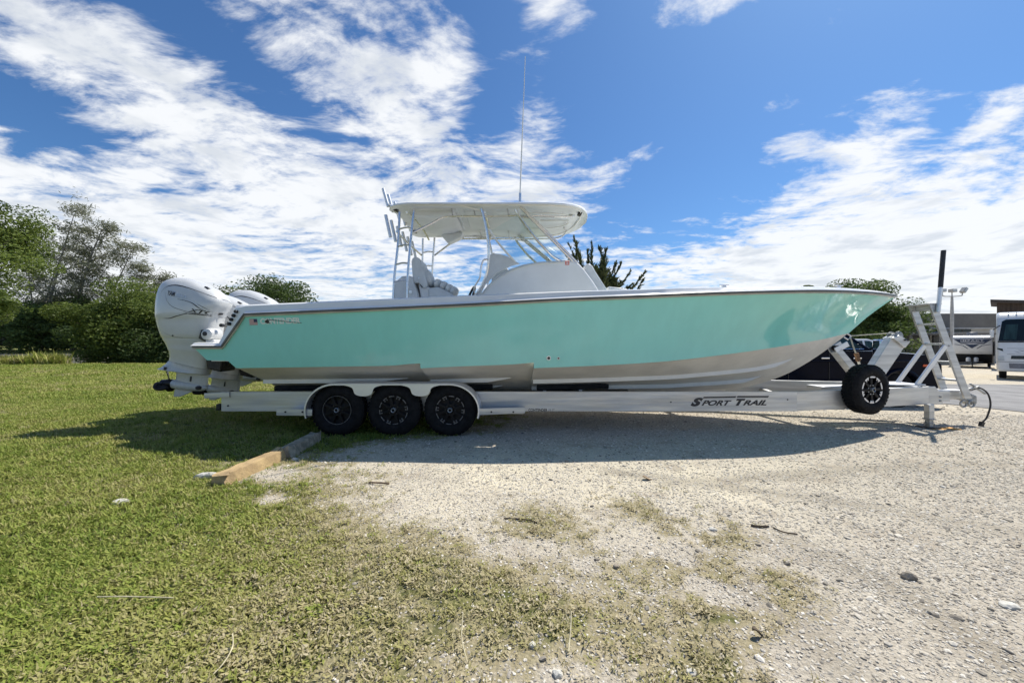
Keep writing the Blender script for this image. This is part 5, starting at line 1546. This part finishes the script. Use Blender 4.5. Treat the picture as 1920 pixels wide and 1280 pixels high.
# behind the console
pY = 25.0
def pp(u, v, th, z0): p = pt(u, v, pY); return (p.x, pY + rng.uniform(-.8, .8), p.z, th, z0)
px_, _ = at(1108, pY)
plume_tree('spiky_casuarina', 'dark spiky casuarina with pointed plumes behind the console front', (px_, pY, float(gz(px_, pY)) - .1),
    [pp(1064, 460, .35, 2.5), pp(1074, 452, .8, 2.2), pp(1084, 451, .7, 2.2), pp(1068, 490, .8, 1.5), pp(1089, 480, .8, 2.0), pp(1101, 470, .35, 2.5), pp(1110, 454, .6, 2.6), pp(1104, 500, .7, 2.0), pp(1127, 460, .65, 2.6), pp(1141, 464, .65, 2.6), pp(1136, 490, .9, 2.3), pp(1120, 500, 1.1, 2.0), pp(1156, 490, .6, 2.4), pp(1161, 498, .4, 2.2), pp(1146, 505, 1.0, 2.2), pp(1130, 515, 1.2, 1.6), pp(1150, 522, .9, 2.0), pp(1175, 514, .45, 2.3), pp(1165, 530, .7, 2.0), pp(1203, 514, .42, 2.3), pp(1201, 526, .4, 2.1), pp(1180, 535, .6, 2.1), pp(1112, 508, 1.5, 1.6), pp(1124, 512, 1.6, 1.6), pp(1138, 516, 1.6, 1.6), pp(1152, 528, 1.4, 1.6), pp(1100, 515, 1.4, 1.4), pp(1132, 503, 1.3, 1.8), pp(1078, 490, 1.2, 1.6), pp(1110, 520, 1.2, 1.2), pp(1160, 541, .7, 1.8)] + [pp(1108 + rng.normal(0, 24), 512 + rng.normal(0, 14), rng.uniform(.5, 1.2), rng.uniform(1.4, 2.4)) for _ in range(22)])
broad_tree('round_tree', 'large round dark green tree behind the bow', at(1580, 25), 5.9, 3.85, 3.1, 260, 110000, .075, 'leaf_mid', low=.2, shell=.66, tint0=.36, cluster=.10)
broad_tree('distant_pine', 'tiny dark conifer tip above the grey building beside the round tree', at(1693, 70), 10.2, .6, 2.0, 10, 900, .16, 'leaf_dark', low=6.5)
# weeds on the near bank
def weeds():
    n = 160; u = rng.uniform(-30, 118, n); Y = rng.uniform(23.2, 24.3, n)
    x = (u - 960) / FPX * Y; hgt = rng.uniform(.5, 1.0, n) * (.6 + .6 * fbm(x * .8, Y * 0, 5, 2))
    s = hgt / .1
    return scatter('bank_weeds', 'tall rough weeds along the canal bank at the left', 'weeds', [blade_clump(26, .05, .05, .11, .008, (5, 45), s_) for s_ in (31, 32, 33)],
        np.stack([x, Y, gz(x, Y)], -1), np.stack([np.zeros(n), np.zeros(n), rng.uniform(0, 6.28, n)], -1), np.repeat(s[:, None], 3, 1), rng.integers(0, 3, n), np.clip(rng.normal(.5, .15, n), 0, 1), 'weed_clump')
weeds()
# ================================================================== THINGS IN THE BACKGROUND
def local_parts(root):
    """builder bound to a thing whose parts are drawn in its own frame"""
    def part(mb, name, m_, par=None, **k):
        o = mb.build(name, m_, None, **k)
        p = par or root
        if par is not None: o.location = o.location - par['_c'] if False else o.location - Vector(par.location)
        o.parent = p
        return o
    return part
def road_wheel(part, x, y, r, w_, face, nm='wheel'):
    t = MB().lathe([(0, r * .60), (0, r * .9), (w_ * .12, r), (w_ * .88, r), (w_, r * .9), (w_, r * .6)] , (x, y, r), n=28, caps=False)
    o = part(t, nm, 'rubber', smooth=True, ang=40)
    f_ = .02 if face < 0 else w_ - .02
    rim = MB().lathe([(f_, 0), (f_, r * .16), (f_ - face * .03, r * .2), (f_ - face * .03, r * .5), (f_, r * .56), (f_, r * .62)], (x, y, r), n=24)
    part(rim, 'rim', 'rim_silver', o, smooth=True, ang=30)
    return o
def pickup(name, label, loc, rz, paint, group=None, scale=1.0):
    root = empty(name, loc, label, 'truck', group, rz)
    root.scale = (scale,) * 3
    part = local_parts(root)
    W = 1.98
    def arch(cx, r, z0, n=9): return [(cx + r * math.cos(t), .42 + r * math.sin(t)) for t in np.linspace(math.pi - math.asin((z0 - .42) / r) if False else math.pi, 0, n)]
    low = .47
    prof = [(0.0, .62), (0.0, 1.22), (.04, 1.36), (2.05, 1.36), (2.07, 1.38), (4.20, 1.36), (4.32, 1.36), (5.45, 1.27), (5.72, 1.18), (5.80, 1.02), (5.82, .62), (5.70, low)]
    prof += [(5.28, low)] + arch(4.80, .47, low)[::-1] + [(4.32, low), (1.70, low)] + arch(1.20, .47, low)[::-1] + [(.72, low), (.1, low)]
    body = part(MB().prism(prof, 0, W), 'body', paint, bevel=.09, seg=4)
    # arches lined in black
    for cx in (1.2, 4.8):
        part(MB().prism([(cx - .46, low)] + [(cx + .455 * math.cos(t), .42 + .455 * math.sin(t)) for t in np.linspace(math.pi, 0, 12)] + [(cx + .46, low)], .12, W - .12), 'wheel_well', 'black_plastic')
        for y0, fc in ((.02, -1), (W - .28, 1)): road_wheel(part, cx, y0, .41, .26, fc)
    # cab: roof, pillars, glass
    def gh(x, z, y): return Vector((x, y, z))
    lowr = [(2.08, 1.375), (4.22, 1.375)]; up = [(2.28, 1.94), (2.45, 1.99), (3.30, 2.0), (3.48, 1.95)]
    sect = [(2.08, 1.375), (2.26, 1.93), (2.42, 1.985), (3.28, 1.995), (3.46, 1.95), (4.24, 1.375)]
    def inset(z): return .06 + .16 * (z - 1.375) / .62
    vs = [Vector((x, inset(z), z)) for x, z in sect] + [Vector((x, W - inset(z), z)) for x, z in sect]
    n = len(sect)
    cab = MB().add(vs, [tuple(range(n)), tuple(range(2*n-1, n-1, -1))] + [(i, i+n, (i+1) % n + n, (i+1) % n) for i in range(n)])
    part(cab, 'cab', paint, bevel=.04, seg=3)
    for y_of, sg in ((0, -1), (W, 1)):
        for win in ([(2.30, 1.44), (2.42, 1.88), (3.02, 1.90), (3.04, 1.43)], [(3.12, 1.43), (3.12, 1.90), (3.36, 1.89), (3.95, 1.46), (3.95, 1.43)]):
            pv = [Vector((x, (inset(z) - .006) if sg < 0 else W - inset(z) + .006, z)) for x, z in win]
            part(MB().add(pv, [tuple(range(len(pv)))]), 'side_window', 'teal_glass')
            part(MB().tube([(win[0][0] - .03, pv[0].y + sg * .005, 1.415), (win[-1][0] + .03, pv[-1].y + sg * .005, 1.415)], .012, 6), 'window_trim', 'chrome')
        yy = -.006 if sg < 0 else W + .006
        for x in (2.35, 3.12): part(MB().box((x + .62, yy + sg * .02, 1.20), (.20, .03, .035)), 'door_handle', 'chrome', bevel=.008)
        for x in (2.10, 3.08, 4.12): part(MB().box((x, yy + sg * -.001, .98), (.012, .012, .74)), 'door_seam', 'black_plastic')
        part(MB().box((4.10, yy + sg * .18, 1.50), (.13, .22, .30)), 'mirror', 'chrome' if paint == 'navy_paint' else 'white_paint', bevel=.03)
        part(MB().bar((4.10, yy + sg * -.02, 1.42), (4.10, yy + sg * .12, 1.46), .05, .04), 'mirror_arm', 'black_plastic')
        part(MB().box((5.42, yy, 1.02), (.16, .012, .05)), 'side_marker', 'orange_lens')
        for zc_, hh in ((1.13, .05), (.66, .08)): part(MB().bar((.75 if zc_ < 1 else .1, yy + sg * .004, zc_), (5.3 if zc_ > 1 else 4.25, yy + sg * .004, zc_), .05, hh), 'body_crease', paint, bevel=.018)
        for cx in (1.2, 4.8): part(MB().tube([(cx + .50 * math.cos(t), yy + sg * .0, .42 + .50 * math.sin(t)) for t in np.linspace(math.pi, 0, 14)], .045, 8), 'arch_flare', paint, smooth=True)
        part(MB().box((5.68, W/2 + sg * .72, 1.06), (.26, .42, .16)), 'headlight', 'lamp_glass', bevel=.03)
        part(MB().box((.01, W/2 + sg * .88, 1.05), (.06, .16, .42)), 'tail_light', 'red_lens', bevel=.02)
        part(MB().bar((2.1, yy + sg * .06, .44), (4.25, yy + sg * .06, .44), .14, .05), 'running_board', 'black_plastic', bevel=.01)
    part(MB().add([Vector((3.50, .27, 1.93)), Vector((4.21, .14, 1.41)), Vector((4.21, W - .14, 1.41)), Vector((3.50, W - .27, 1.93))], [(0, 1, 2, 3)]), 'windscreen', 'dark_glass').location.x += .016
    part(MB().box((5.86, W/2, .62), (.16, W - .05, .26)), 'front_bumper', 'chrome', bevel=.04)
    part(MB().box((5.80, W/2, .98), (.06, .95, .32)), 'grille', 'black_plastic', bevel=.02)
    part(MB().box((-.04, W/2, .62), (.14, W - .1, .2)), 'rear_bumper', 'chrome', bevel=.03)
    return root
pickup('pickup_truck', 'dark navy pickup truck parked behind the bow, facing right', (4.55, 8.95, float(gz(9.3, 9.6)) ), 0.0, 'navy_paint')
pickup('pickup_truck', 'white pickup truck parked beyond the navy pickup', (14.2, 18.4, float(gz(17, 19)) ), -.10, 'white_paint')

def facing(u, Y):
    """frame at depth Y on the ray through u, turned to face the camera"""
    th = math.atan((u - 960) / FPX)
    x = (u - 960) / FPX * Y
    return Vector((x, Y, 0)), -th
# ---------------------------------------------------------------- motorhome
p, rz = facing(1868, 20.2)
off = Vector((math.cos(rz), math.sin(rz), 0)) * 1.27
ctr = p + off; ctr.z = float(gz(ctr.x, ctr.y))
mh = empty('motorhome', ctr, 'white motorhome with large curtained windscreen cut by the right edge', 'motorhome', None, rz)
part = local_parts(mh)
def fr(pts, y): return [Vector((x, y, z)) for x, z in pts]
# body: side profile swept across the width (front raked)
bp = [(.0, .42), (-.02, 1.0), (.03, 1.95), (.36, 3.22), (.62, 3.52), (1.0, 3.64), (7.5, 3.64), (7.6, 3.5), (7.6, .42)]
vs = []
body = MB()
for sx in (-1.27, 1.27): vs += [Vector((sx, y, z)) for y, z in bp]
n = len(bp)
body.add(vs, [tuple(range(n)), tuple(range(2*n-1, n-1, -1))] + [(i, i+n, (i+1) % n + n, (i+1) % n) for i in range(n)])
part(body, 'body', 'white_paint', bevel=.12, seg=4)
def face_y(z): return float(np.interp(z, [.42, 1.0, 1.95, 3.22, 3.52], [.0, -.02, .03, .36, .62]))
def panel(pts, name, m_, proud=.012, par=None):
    v = [Vector((x, face_y(z) - proud, z)) for x, z in pts]
    return part(MB().add(v, [tuple(range(len(v)))]), name, m_, par)
ws = part(MB().add([Vector((x, face_y(z) - .015, z)) for x, z in ((-1.20, 2.06), (1.20, 2.06), (1.08, 3.12), (.95, 3.22), (-.95, 3.22), (-1.08, 3.12))], [(0, 1, 2, 3, 4, 5)]), 'windscreen', 'dark_glass')
for x0, x1 in ((-1.05, -.62), (-.22, .32), (.62, 1.05)):
    v = [Vector((x, face_y(z) - .02, z)) for x, z in ((x0, 2.14), (x1, 2.14), (x1 * .9, 2.95), (x0 * .9, 2.95))]
    part(MB().add(v, [(0, 1, 2, 3)]), 'curtain', 'teal_glass')
panel([(-1.22, 1.98), (1.22, 1.98), (1.22, 2.05), (-1.22, 2.05)], 'wiper_cowl', 'black_plastic', .02)
part(MB().bar((-.35, face_y(2.0) - .05, 2.02), (.5, face_y(2.1) - .04, 2.16), .02, .03), 'wiper', 'black_plastic')
for s in (-1, 1):
    panel([(s * 1.24, 1.62), (s * 1.04, 1.50), (s * 1.06, 1.64), (s * 1.24, 1.68)], 'clearance_lamp', 'dark_glass')
    panel([(s * 1.22, 1.00), (s * 1.00, 1.00), (s * 1.02, 1.24), (s * 1.22, 1.24)], 'headlight', 'lamp_glass', .02)
    part(MB().box((s * 1.42, -.05, 2.45), (.14, .12, .42)), 'mirror', 'white_paint', bevel=.03)
    part(MB().bar((s * 1.15, .2, 2.9), (s * 1.42, -.05, 2.62), .04, .04), 'mirror_arm', 'black_plastic')
    for k in range(3):
        part(MB().box((s * (.35 + .26 * k), .60, 3.56), (.05, .42, .05), (0, 0, 0)), 'roof_lamp', 'graphic_grey', bevel=.01)
    for yy in (1.0, 5.6): 
        t = MB().lathe([(-.13, .28), (-.13, .44), (-.10, .47), (.10, .47), (.13, .44), (.13, .28)], (s * 1.05, yy, .47), axis='x', n=26, caps=True)
        part(t, 'wheel', 'rubber', smooth=True, ang=40)
panel([(-.80, 1.10), (.80, 1.10), (.78, 1.28), (-.78, 1.28)], 'grille', 'dark_glass')
panel([(-.84, .60), (.84, .60), (.86, .87), (-.86, .87)], 'lower_grille', 'graphic_grey')
panel([(-1.27, .93), (1.27, .93), (1.27, .955), (-1.27, .955)], 'bumper_seam', 'graphic_grey', .006)
panel([(-.92, 1.34), (.92, 1.34), (.92, 1.36), (-.92, 1.36)], 'hood_seam', 'graphic_grey', .006)
panel([(-.92, 1.66), (.92, 1.66), (.92, 1.675), (-.92, 1.675)], 'hood_seam', 'graphic_grey', .006)
for poly in (((-.60, 1.60), (-.44, 1.55), (-.30, 1.60), (-.42, 1.53), (-.46, 1.53)), ((-.72, 1.54), (-.55, 1.46), (-.40, 1.45), (-.56, 1.44)), ((-.28, 1.46), (-.05, 1.58), (.12, 1.60), (-.05, 1.55)), ((-.30, 1.44), (0, 1.48), (.2, 1.54), (0, 1.455))):
    panel(poly, 'bird_emblem', 'graphic_grey', .016)
part(MB().box((.2, 3.2, 3.78), (.9, 1.0, .26)), 'roof_unit', 'white_paint', bevel=.05)
# ---------------------------------------------------------------- travel trailer
p, rz = facing(1823, 36.0)
p.z = float(gz(p.x, p.y))
tt = empty('travel_trailer', p, 'white travel trailer with dark chevron nose graphic beside the motorhome', 'travel trailer', None, rz)
part = local_parts(tt)
bp = [(.75, .55), (.55, 1.0), (.10, 1.42), (-.05, 1.75), (.06, 2.92), (.28, 3.09), (.62, 3.17), (7.0, 3.17), (7.05, .55)]
vs = []
for sx in (-1.23, 1.23): vs += [Vector((sx, y, z)) for y, z in bp]
n = len(bp)
part(MB().add(vs, [tuple(range(n)), tuple(range(2*n-1, n-1, -1))] + [(i, i+n, (i+1) % n + n, (i+1) % n) for i in range(n)]), 'body', 'white_paint', bevel=.06, seg=3)
def fy(z): return float(np.interp(z, [.55, 1.0, 1.42, 1.75, 2.92, 3.09], [.75, .55, .10, -.05, .06, .28]))
def gpanel(pts, name, m_, proud=.012):
    v = [Vector((x, fy(z) - proud, z)) for x, z in pts]
    return part(MB().add(v, [tuple(range(len(v)))]), name, m_)
def TT(x, y): return ((x - 522) / 9.85 / 30.4, (690 - (600 + y / 9.85)) / 19.4)
gpanel([TT(160, 318), TT(885, 318), TT(885, 345), TT(160, 345)], 'nose_band', 'graphic_grey')
gpanel([TT(172, 352), TT(872, 352), TT(735, 440), TT(318, 440)], 'nose_chevron', 'graphic_navy')
gpanel([TT(385, 448), TT(650, 448), TT(515, 522)], 'nose_chevron', 'graphic_navy')
gpanel([TT(290, 405), TT(745, 405), TT(725, 416), TT(312, 416)], 'nose_stripe', 'flag_white', .02)
gpanel([TT(400, 430), TT(630, 430), TT(560, 440), TT(470, 440)], 'nose_stripe', 'flag_white', .02)
for s in (1, -1):
    f_ = lambda x, y: (s * TT(522 + x, y)[0], TT(0, y)[1])
    gpanel([f_(-330, 442), f_(-165, 466), f_(-70, 528), f_(-95, 528), f_(-180, 474), f_(-330, 450)], 'nose_stroke', 'graphic_navy')
vs, fs = text_polys('IMPACT', 1, .03, 0, 1.3)
x0, z0 = TT(305, 390); x1, z1 = TT(725, 362)
dm = decal(vs, fs, (x0, fy(z0) - .024, z0), (1, 0, 0), (0, .094, 1), None, 0, (x1 - x0, z1 - z0))
part(dm, 'nose_lettering', 'flag_white')
part(MB().add([Vector((-1.19, fy(1.38) - .01, 1.36)), Vector((1.19, fy(1.38) - .01, 1.36)), Vector((1.19, .72, .56)), Vector((-1.19, .72, .56))], [(0, 1, 2, 3)]), 'shaded_guard', 'black_plastic')  # black guard, with the shade under the curved nose in its colour
for x in (-.24, .24):
    part(MB().lathe([(0, .12), (.03, .16), (.36, .16), (.42, .10), (.44, .05)], (x, .0, .62), axis='z', n=18), 'propane_bottle', 'white_paint', smooth=True)
part(MB().bar((-.9, .7, .5), (0, -1.1, .5), .08, .12).bar((.9, .7, .5), (0, -1.1, .5), .08, .12), 'a_frame', 'black_plastic')
part(MB().tube([(0, -.9, .0), (0, -.9, .9)], .04, 8), 'tongue_jack', 'black_plastic')
part(MB().box((.0, 2.2, 3.35), (.72, .9, .30)), 'roof_air_conditioner', 'graphic_grey', bevel=.06)
for s in (-1, 1):
    for yy in (4.2, 5.1):
        part(MB().lathe([(-.1, .2), (-.1, .34), (.1, .34), (.1, .2)], (s * 1.08, yy, .34), axis='x', n=22), 'wheel', 'rubber', smooth=True, ang=40)
part(MB().box((1.30, 3.0, 1.9), (.16, 2.6, 1.4)), 'shaded_side', 'graphic_grey', bevel=.02)  # grey slab: the shadow on this side put into its colour
part(MB().bar((1.0, -.2, .02), (1.15, .2, .6), .05, .06), 'stabiliser_jack', 'black_plastic')
# ---------------------------------------------------------------- grey building
bY = 47.0
def bx_(u): return (u - 960) / FPX * bY
bz = -1.25
bl = empty('warehouse', (bx_(1780), bY, bz), 'long grey flat roofed warehouse with a dark upper band behind the travel trailer', 'building')
x0, x1 = bx_(1600), bx_(1878)
z = lambda v: EYE - (v - 640) / FPX * bY
MB().box(((x0 + x1) / 2, bY + 6, (bz + z(616)) / 2), (x1 - x0, 12, z(616) - bz)).build('wall', 'building_grey', bl)
rf = MB().box(((x0 + x1) / 2, bY + 5.9, (z(616) + z(588)) / 2), (x1 - x0 + .4, 12.5, z(588) - z(616))).build('parapet', 'building_dark', bl, bevel=.03)
MB().box(((x0 + x1) / 2, bY - .32, z(615.5)), (x1 - x0 + .5, .2, .16)).build('parapet_trim', 'building_trim', rf)
for u0, u1 in ((1658, 1690), (1708, 1734), (1744.5, 1766), (1788, 1820)):
    wdw = MB().box((bx_((u0 + u1) / 2), bY + .0, (z(612.5) + z(623)) / 2), (bx_(u1) - bx_(u0), .10, z(612.5 ) - z(623))).build('window', 'dark_glass', bl)
    MB().box((bx_((u0 + u1) / 2), bY - .07, z(624)), (bx_(u1) - bx_(u0) + .2, .16, .14)).build('sill', 'building_trim', wdw)
    MB().box((bx_((u0 + u1) / 2), bY - .06, (z(612.5) + z(623)) / 2), (.08, .05, z(612.5) - z(623))).build('mullion', 'building_dark', wdw)
for u0, u1 in ((1640, 1690), (1697, 1742), (1748, 1786)):
    MB().box((bx_((u0 + u1) / 2), bY - .05, (z(629) + bz) / 2), (bx_(u1) - bx_(u0), .16, z(629) - bz)).build('shade_slab', 'black_plastic', bl)  # black slabs stand in for the shade under the canopy
MB().box((bx_(1715), bY - 2.0, z(627)), (bx_(1790) - bx_(1640), 4.2, .22)).build('canopy', 'building_dark', bl)
for u in (1646, 1694, 1744.5, 1787): MB().box((bx_(u), bY - 3.9, (z(628) + bz) / 2), (.18, .18, z(628.6) - bz)).build('canopy_post', 'building_dark', bl)
# ---------------------------------------------------------------- brown building
p, rz = facing(1869, 33.0)
p.z = float(gz(p.x, p.y))
bb = empty('wooden_shed', p, 'dark brown timber building with a sloping roof behind the motorhome', 'building', None, rz)
part = local_parts(bb)
k_ = 697 / 33.0
zt = lambda v: (707 - v) / k_ * 1.0
part(MB().prism([(0, 0), (0, zt(580)), (6, zt(598)), (6, 0)], 0, 6), 'wall', 'brown_siding')
part(MB().prism([(-.35, zt(575.5)), (6.3, zt(594)), (6.3, zt(599)), (-.35, zt(580.5))], -.6, 6.5), 'roof', 'brown_roof')
for k in range(24):
    xk = .12 + k * 5.8 / 23
    zz = float(np.interp(xk, [0, 6], [zt(580.6), zt(598.6)])) - .02
    part(MB().box((xk, -.018, zz / 2), (.18, .03, zz)), 'board', 'brown_siding')
# ---------------------------------------------------------------- flood light pole
lY = 41.0
lx = lambda u: (u - 960) / FPX * lY
lz = lambda v: EYE - (v - 640) / FPX * lY
g0 = float(gz(lx(1785), lY))
lp = empty('light_pole', (lx(1785), lY, g0), 'tall grey pole with three flood lights behind the ladder', 'light pole')
MB().tube([(lx(1785), lY, g0), (lx(1785), lY, lz(590)), (lx(1785), lY, lz(556))], [.17, .15, .10], 12).build('pole', 'pole_paint', lp, smooth=True)
MB().tube(catmull([(lx(1767), lY, lz(548)), (lx(1767.3), lY, lz(553)), (lx(1770), lY, lz(555.3)), (lx(1785), lY, lz(555.6)), (lx(1801), lY, lz(554.6)), (lx(1804), lY, lz(553)), (lx(1804.6), lY, lz(548))], 4), .05, 8).build('cross_arm', 'pole_paint', lp, smooth=True)
MB().tube([(lx(1785), lY, lz(556)), (lx(1785), lY, lz(547))], .05, 8).build('centre_arm', 'pole_paint', lp, smooth=True)
for u, v, ry in ((1766.5, 544.5, 0), (1786.3, 544.8, 0), (1807, 544, -.6)):
    hd = MB().box((lx(u), lY, lz(v)), (.55 if ry == 0 else .32, .45, .36 if ry == 0 else .62), (0, -ry, 0)).build('flood_light', 'pole_paint', lp, bevel=.04)
    MB().box((lx(u), lY - .23, lz(v)), (.44 if ry == 0 else .22, .03, .26 if ry == 0 else .5), (0, -ry, 0)).build('lamp_face', 'lamp_glass', hd)

# ================================================================== SMALL THINGS ON THE GROUND
def wheel_stop(name, label, a, b2, w0, h_, m_, seed, group='pieces of the broken wheel stop'):
    a = Vector(a); b2 = Vector(b2)
    d = (b2 - a); L = d.length; d.normalize()
    n = Vector((-d.y, d.x, 0)).normalized()
    r = np.random.default_rng(seed)
    rings = []
    N = 14
    for i in range(N + 1):
        t = i / N
        p = a + d * L * t
        j = lambda s: Vector((r.normal(0, s), r.normal(0, s), r.normal(0, s)))
        e = .02 if i in (0, N) else .004
        prof = [(-w0 / 2, -.05), (-w0 / 2 * .98, .02), (-w0 * .33, h_ * .93), (-w0 * .25, h_), (w0 * .25, h_), (w0 * .33, h_ * .93), (w0 / 2 * .98, .02), (w0 / 2, -.05)]
        rings.append([p + n * q + Vector((0, 0, z_)) + j(e) for q, z_ in prof])
    o = MB().loft(rings).build(name, m_, None, smooth=True, ang=28)
    return tag(o, label, 'wheel stop', group)
A0, A1 = gpt(398, 914), gpt(520, 860)
B0, B1 = gpt(528, 861), gpt(592, 826)
wheel_stop('wheel_stop', 'sunlit tan concrete wheel stop piece lying in the grass', A0 + Vector((.02, .05, 0)), A1 + Vector((.02, .05, 0)), .20, .115, 'concrete_tan', 3)
wheel_stop('wheel_stop', 'concrete wheel stop piece near the rear wheel, boat shadow put into its darker colour', B0 + Vector((0, .03, 0)), B1, .21, .125, 'shaded_stop_dark_stone', 4)
def rock(name, label, u, v, size, seed, m_='limestone', cat='stone', rz=0.0):
    p = gpt(u, v); r = np.random.default_rng(seed)
    bm = bmesh.new(); bmesh.ops.create_icosphere(bm, subdivisions=2, radius=1)
    for q in bm.verts:
        k = 1 + .22 * math.sin(q.co.x * 3 + seed) * math.cos(q.co.y * 4 + seed * 2) + float(r.uniform(-.10, .10))
        q.co = Vector((q.co.x * size[0], q.co.y * size[1], q.co.z * size[2])) * k
    me = bpy.data.meshes.new(name); bm.to_mesh(me); bm.free(); me.materials.append(MATS[m_])
    o = bpy.data.objects.new(name, me); COL.objects.link(o)
    o.location = p + Vector((0, 0, size[2] * .45)); o.rotation_euler = (0, 0, rz)
    return tag(o, label, cat)
rock('stone', 'long white stone beside the near end of the tan wheel stop', 390, 896, (.11, .045, .045), 1, rz=.35)
rock('stone', 'flat whitish stone lying alone in the left lawn', 227, 943, (.065, .04, .025), 2, rz=.2)
rock('stone', 'small white stone in the shadow beside the darker wheel stop', 552, 863, (.035, .03, .025), 3)
rock('stone', 'dark grey stone on the right gravel, larger of the two dark stones', 1704, 1084, (.045, .028, .03), 5, 'shaded_stop_dark_stone')
rock('stone', 'pale grey stone in the bottom grass patch left of the gravel', 1297, 1264, (.024, .02, .015), 6)
rock('stone', 'white stone at the bottom edge in the clover below the bow shadow', 1046, 1266, (.022, .02, .015), 7)
rock('stone', 'dark stone near the upper tufts in the gravel middle', 1156, 1063, (.022, .02, .016), 8, 'shaded_stop_dark_stone')
rock('stone', 'broken white stone at the edge of the right tuft of weeds', 1336, 993, (.03, .025, .014), 9)
rock('stone', 'white stone lying in the lower middle clover', 998, 1211, (.018, .016, .013), 10)
rock('stone', 'white stone in the mixed clover left of the middle', 714, 1125, (.018, .016, .013), 11)
rock('stone', 'pale flat stone on the far right gravel', 1893, 1137, (.05, .03, .015), 12)
def stick(name, label, pts_, r_, m_, cat='twig'):
    P = [gpt(u, v) + Vector((0, 0, h_)) for u, v, h_ in pts_]
    o = MB().tube(catmull(P, 5), r_, 6).build(name, m_, None, smooth=True)
    return tag(o, label, cat)
stick('twig', 'brown curved twig on the gravel below the rear wheels', [(692, 906, .012), (706, 908, .02), (730, 908, .012)], .009, 'dry_wood')
stick('twig', 'dark short stick on the gravel right of the weeds', [(1408, 986, .008), (1422, 989, .012), (1441, 988, .008)], .008, 'dark_twig')
stick('twig', 'forked dark twig on the gravel beside the short stick', [(1450, 990, .006), (1470, 1000, .012), (1495, 1002, .006)], .005, 'dark_twig')
stick('twig', 'thin dark root lying across the pale sand in the middle', [(945, 973, .008), (985, 976, .012), (1010, 982, .008)], .006, 'dark_twig')
stick('straw_stalk', 'long dry straw stalk lying in the left lawn', [(182, 1130, .035), (240, 1133, .045), (325, 1130, .03)], .003, 'straw', 'straw')
stick('straw_stalk', 'bent dry straw stalk at the bottom edge of the lawn', [(396, 1276, .02), (420, 1258, .04), (436, 1232, .05), (436, 1207, .05)], .0028, 'straw', 'straw')
stick('straw_stalk', 'upright pale straw in the bottom clover below the bow', [(1066, 1228, .02), (1070, 1200, .06), (1071, 1178, .09)], .003, 'straw', 'straw')
stick('straw_stalk', 'thin straw leaning in the bottom clover left of the middle', [(876, 1244, .01), (866, 1215, .05), (868, 1178, .08)], .0022, 'straw', 'straw')
def fallen(name, label, u, v, s, m_, seed):
    p = gpt(u, v); r = np.random.default_rng(seed)
    vs = []; fs = []
    for i in range(7):
        t = i / 6; w_ = s * .35 * math.sin(math.pi * min(.98, .06 + t)); zz = .012 + .02 * math.sin(t * 3 + seed)
        vs += [p + Vector((s * (t - .5), w_, zz + .012)), p + Vector((s * (t - .5), 0, zz)), p + Vector((s * (t - .5), -w_, zz + .012))]
        if i: k = 3 * i; fs += [(k-3, k, k+1, k-2), (k-2, k+1, k+2, k-1)]
    o = MB().add(vs, fs).build(name, m_, None, smooth=True, fix=False)
    o.modifiers.new('thick', 'SOLIDIFY').thickness = .002
    return tag(o, label, 'leaf')
fallen('fallen_leaf', 'dark curled leaf on the gravel at the bottom right of the clover', 1420, 1193, .05, 'dark_twig', 1)
fallen('fallen_leaf', 'brown fallen leaf on the gravel near the bow shadow', 1214, 899, .10, 'dry_wood', 2)
